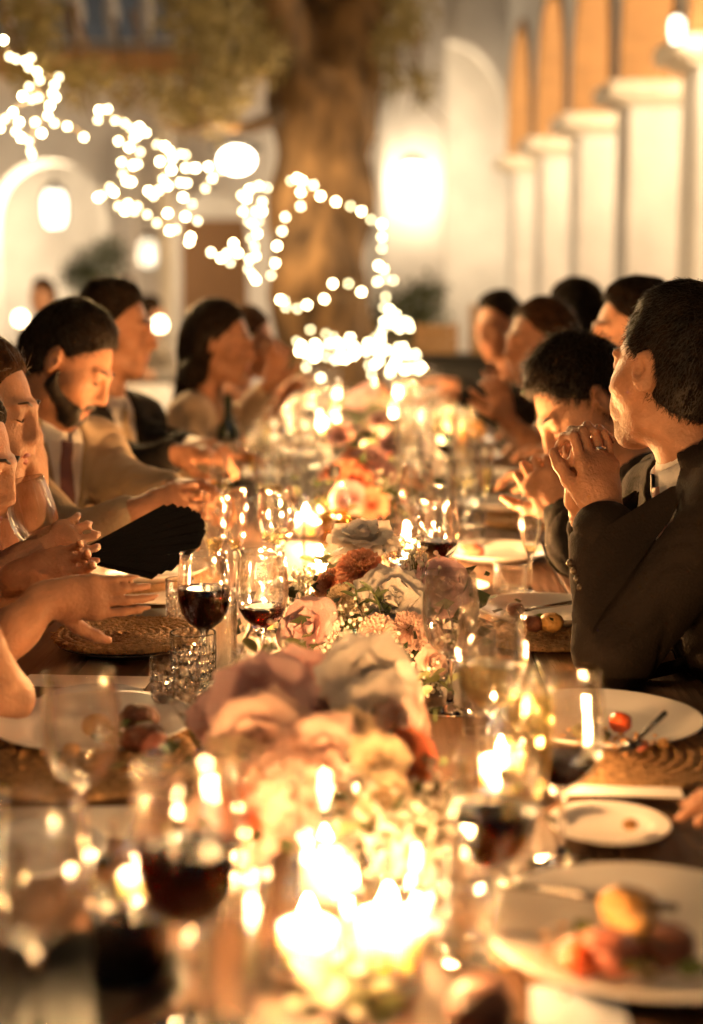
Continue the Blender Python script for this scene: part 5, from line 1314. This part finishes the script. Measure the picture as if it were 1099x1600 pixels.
# women at the near left
person('smiling woman with a hand at her mouth holding a wine glass', (-.82, 2.55, .50), (1, .1), A(-70, 735, 2.66), A(-30, 640, 2.66), (.97, -.12, -.18), (.12, 0, 1), skin='c', hair='brown', style='bun', outfit='dress', jacket=C_RED, female=True, sleeve='short', h=.006, smile=1, chairlab='wooden chair under the woman with the wine glass',
       arms=[dict(side='R', elbow=A(-40, 930, 2.36), wrist=A(45, 868, 2.38), dir=(.9, .1, .35), palm=(-.2, .9, -.1), curl=(40, 50, 35), thumb=(.8, .4, .5), size=.86), dict(side='L', elbow=A(40, 800, 2.8), wrist=A(52, 742, 2.74), dir=(.05, .05, 1), palm=(-.9, -.3, 0), curl=(8, 15, 10))])
person('dark haired woman with lowered eyes clapping at the table edge', (-.80, 2.05, .50), (1, .15), A(-125, 850, 2.32), A(-78, 720, 2.30), (.95, -.10, -.28), (.28, 0, 1), skin='a', hair='dark', style='bun', outfit='dress', jacket=C_BLACKD, female=True, sleeve=None, h=.006, smile=1, chairlab='wooden chair under the clapping woman',
       arms=[dict(side='R', elbow=A(-30, 1035, 2.06), wrist=A(75, 935, 2.12), dir=(.95, .05, .02), palm=(0, 1, .05), curl=(10, 16, 10), spread=-.02, size=.84), dict(side='L', elbow=A(-40, 960, 2.45), wrist=A(35, 900, 2.34), dir=(.92, -.2, .2), palm=(0, -.9, .3), curl=(20, 30, 20), spread=.02)])
person('guest whose bare elbow rests beside the left plate of meat', (-.86, 1.55, .50), (1, .2), (-.84, 1.58, 1.05), (-.80, 1.6, 1.28), (1, .2, -.1), skin='c', hair='brown', style='bun', outfit='dress', jacket=C_RED, female=True, sleeve=None, h=.008, chairlab='wooden chair under the guest with the bare elbow',
       arms=[dict(side='L', elbow=A(12, 1092, 2.02), wrist=A(-90, 900, 1.9), dir=(-.2, 0, 1), palm=(0, -1, 0)), dict(side='R', elbow=(-.80, 1.30, .80), wrist=(-.70, 1.15, .80))])
# glass held by the smiling woman, black fan
gp = A(86, 842, 2.40)
wine_glass(0, 0, 'tilted wine glass with a little pale wine in the smiling woman\'s hand', 'white', .105, .95, loc=tuple(gp - np.array((.0, 0, .09))), tilt=(R(4), R(-14), 0))
# black folding fan
fan = thing('folding_fan', 'open black folding fan held over the left table edge', 'fan', tuple(A(112, 872, 2.62)), 0)
fx, fy = Vector((.97, .1, .14)), Vector((.05, .75, .52))
for i in range(17):
    a = R(-27 + i * 3.7); L = .245 * (1 - .22 * ((i - 8) / 8) ** 2); q = MB(); dv = fx * math.cos(a) + fy * math.sin(a); sv = fy * math.cos(a) - fx * math.sin(a); nv = fx.cross(fy).normalized() * (.0035 * (i % 2) + .0003 * i)
    vs = [dv * .02 - sv * .004, dv * .02 + sv * .004, dv * L * .985 + sv * .013, dv * L, dv * L * .985 - sv * .013]; th = fx.cross(fy).normalized() * .0012
    q.add([v + nv for v in vs] + [v + nv + th for v in vs], [(4, 3, 2, 1, 0), (5, 6, 7, 8, 9)] + [(k, (k + 1) % 5, (k + 1) % 5 + 5, k + 5) for k in range(5)]).build('fan_blade', C_BLACKD, fan, False)
MB().tube([fx * .02 - fy * .01, fx * .02 + fy * .01], .004, 8).build('rivet', M_GOLD, fan)

# ---- guests at a table far behind, left
bt = thing('round_table', 'small round table with a white cloth far behind on the left', 'table', G(-1.85, 10.5))
MB().lathe([(.001, .75), (.55, .75), (.56, .745), (.57, .55), (.60, .30)], 28, rfun=lambda a, k: 1 + (.03 * math.sin(a * 9) if k > 2 else 0)).build('tablecloth', C_SHIRT, bt)
MB().tube([(0, 0, 0), (0, 0, .74)], .04, 10).build('pedestal', M_DARK, bt)
M_GLOBE = emit('globe_candle_lit', (1, .74, .42), 9)
def globe(label, p, power):
    t = thing('globe_candle', label, 'candle', p, 0, 'globe candles on the background table')
    MB().ball((0, 0, .05), (.045, .045, .05), 16, 10).build('globe', M_GLOBE, t); MB().lathe([(.03, 0), (.035, .005), (.02, .012)], 16, cap0=True).build('foot', M_GOLD, t); lamp_light('globe_light', t, (0, 0, .16), power, .04, CANDLE_COL)
globe('round glowing globe candle right of the background guests', at(250, 507, 10.2) - Vector((0, 0, .05)), 3); globe('round glowing globe candle left of the bearded man', at(32, 498, 10.2) - Vector((0, 0, .05)), 4)
for (lab, px, py, d, yaw, hc) in [('small distant guest in white at the background table', 66, 462, 11.5, -1.2, 'brown'), ('distant guest facing the candles behind the black suited man', 195, 462, 10.9, 2.6, 'brown'), ('distant guest in grey beside the white post', 236, 492, 10.7, 2.2, 'dark')]:
    hd = A(px, py, d); fx = np.array((math.cos(yaw - 1.2), math.sin(yaw - 1.2) - .4, 0)); 
    person(lab, (hd[0], hd[1], .50), fx, hd - (0, 0, .22), hd, fx + np.array((0, 0, -.1)), skin='c', hair=hc, jacket=C_GREY if 'grey' in lab else C_SHIRT, h=.013, group='guests at the background table', strands_n=300, chairlab='wooden chair at the background table',
           arms=[dict(side='L', elbow=hd + np.array((-.2, -.15, -.45)), wrist=hd + np.array((-.05, -.3, -.42))), dict(side='R', elbow=hd + np.array((.2, -.15, -.45)), wrist=hd + np.array((.05, -.3, -.42)))])
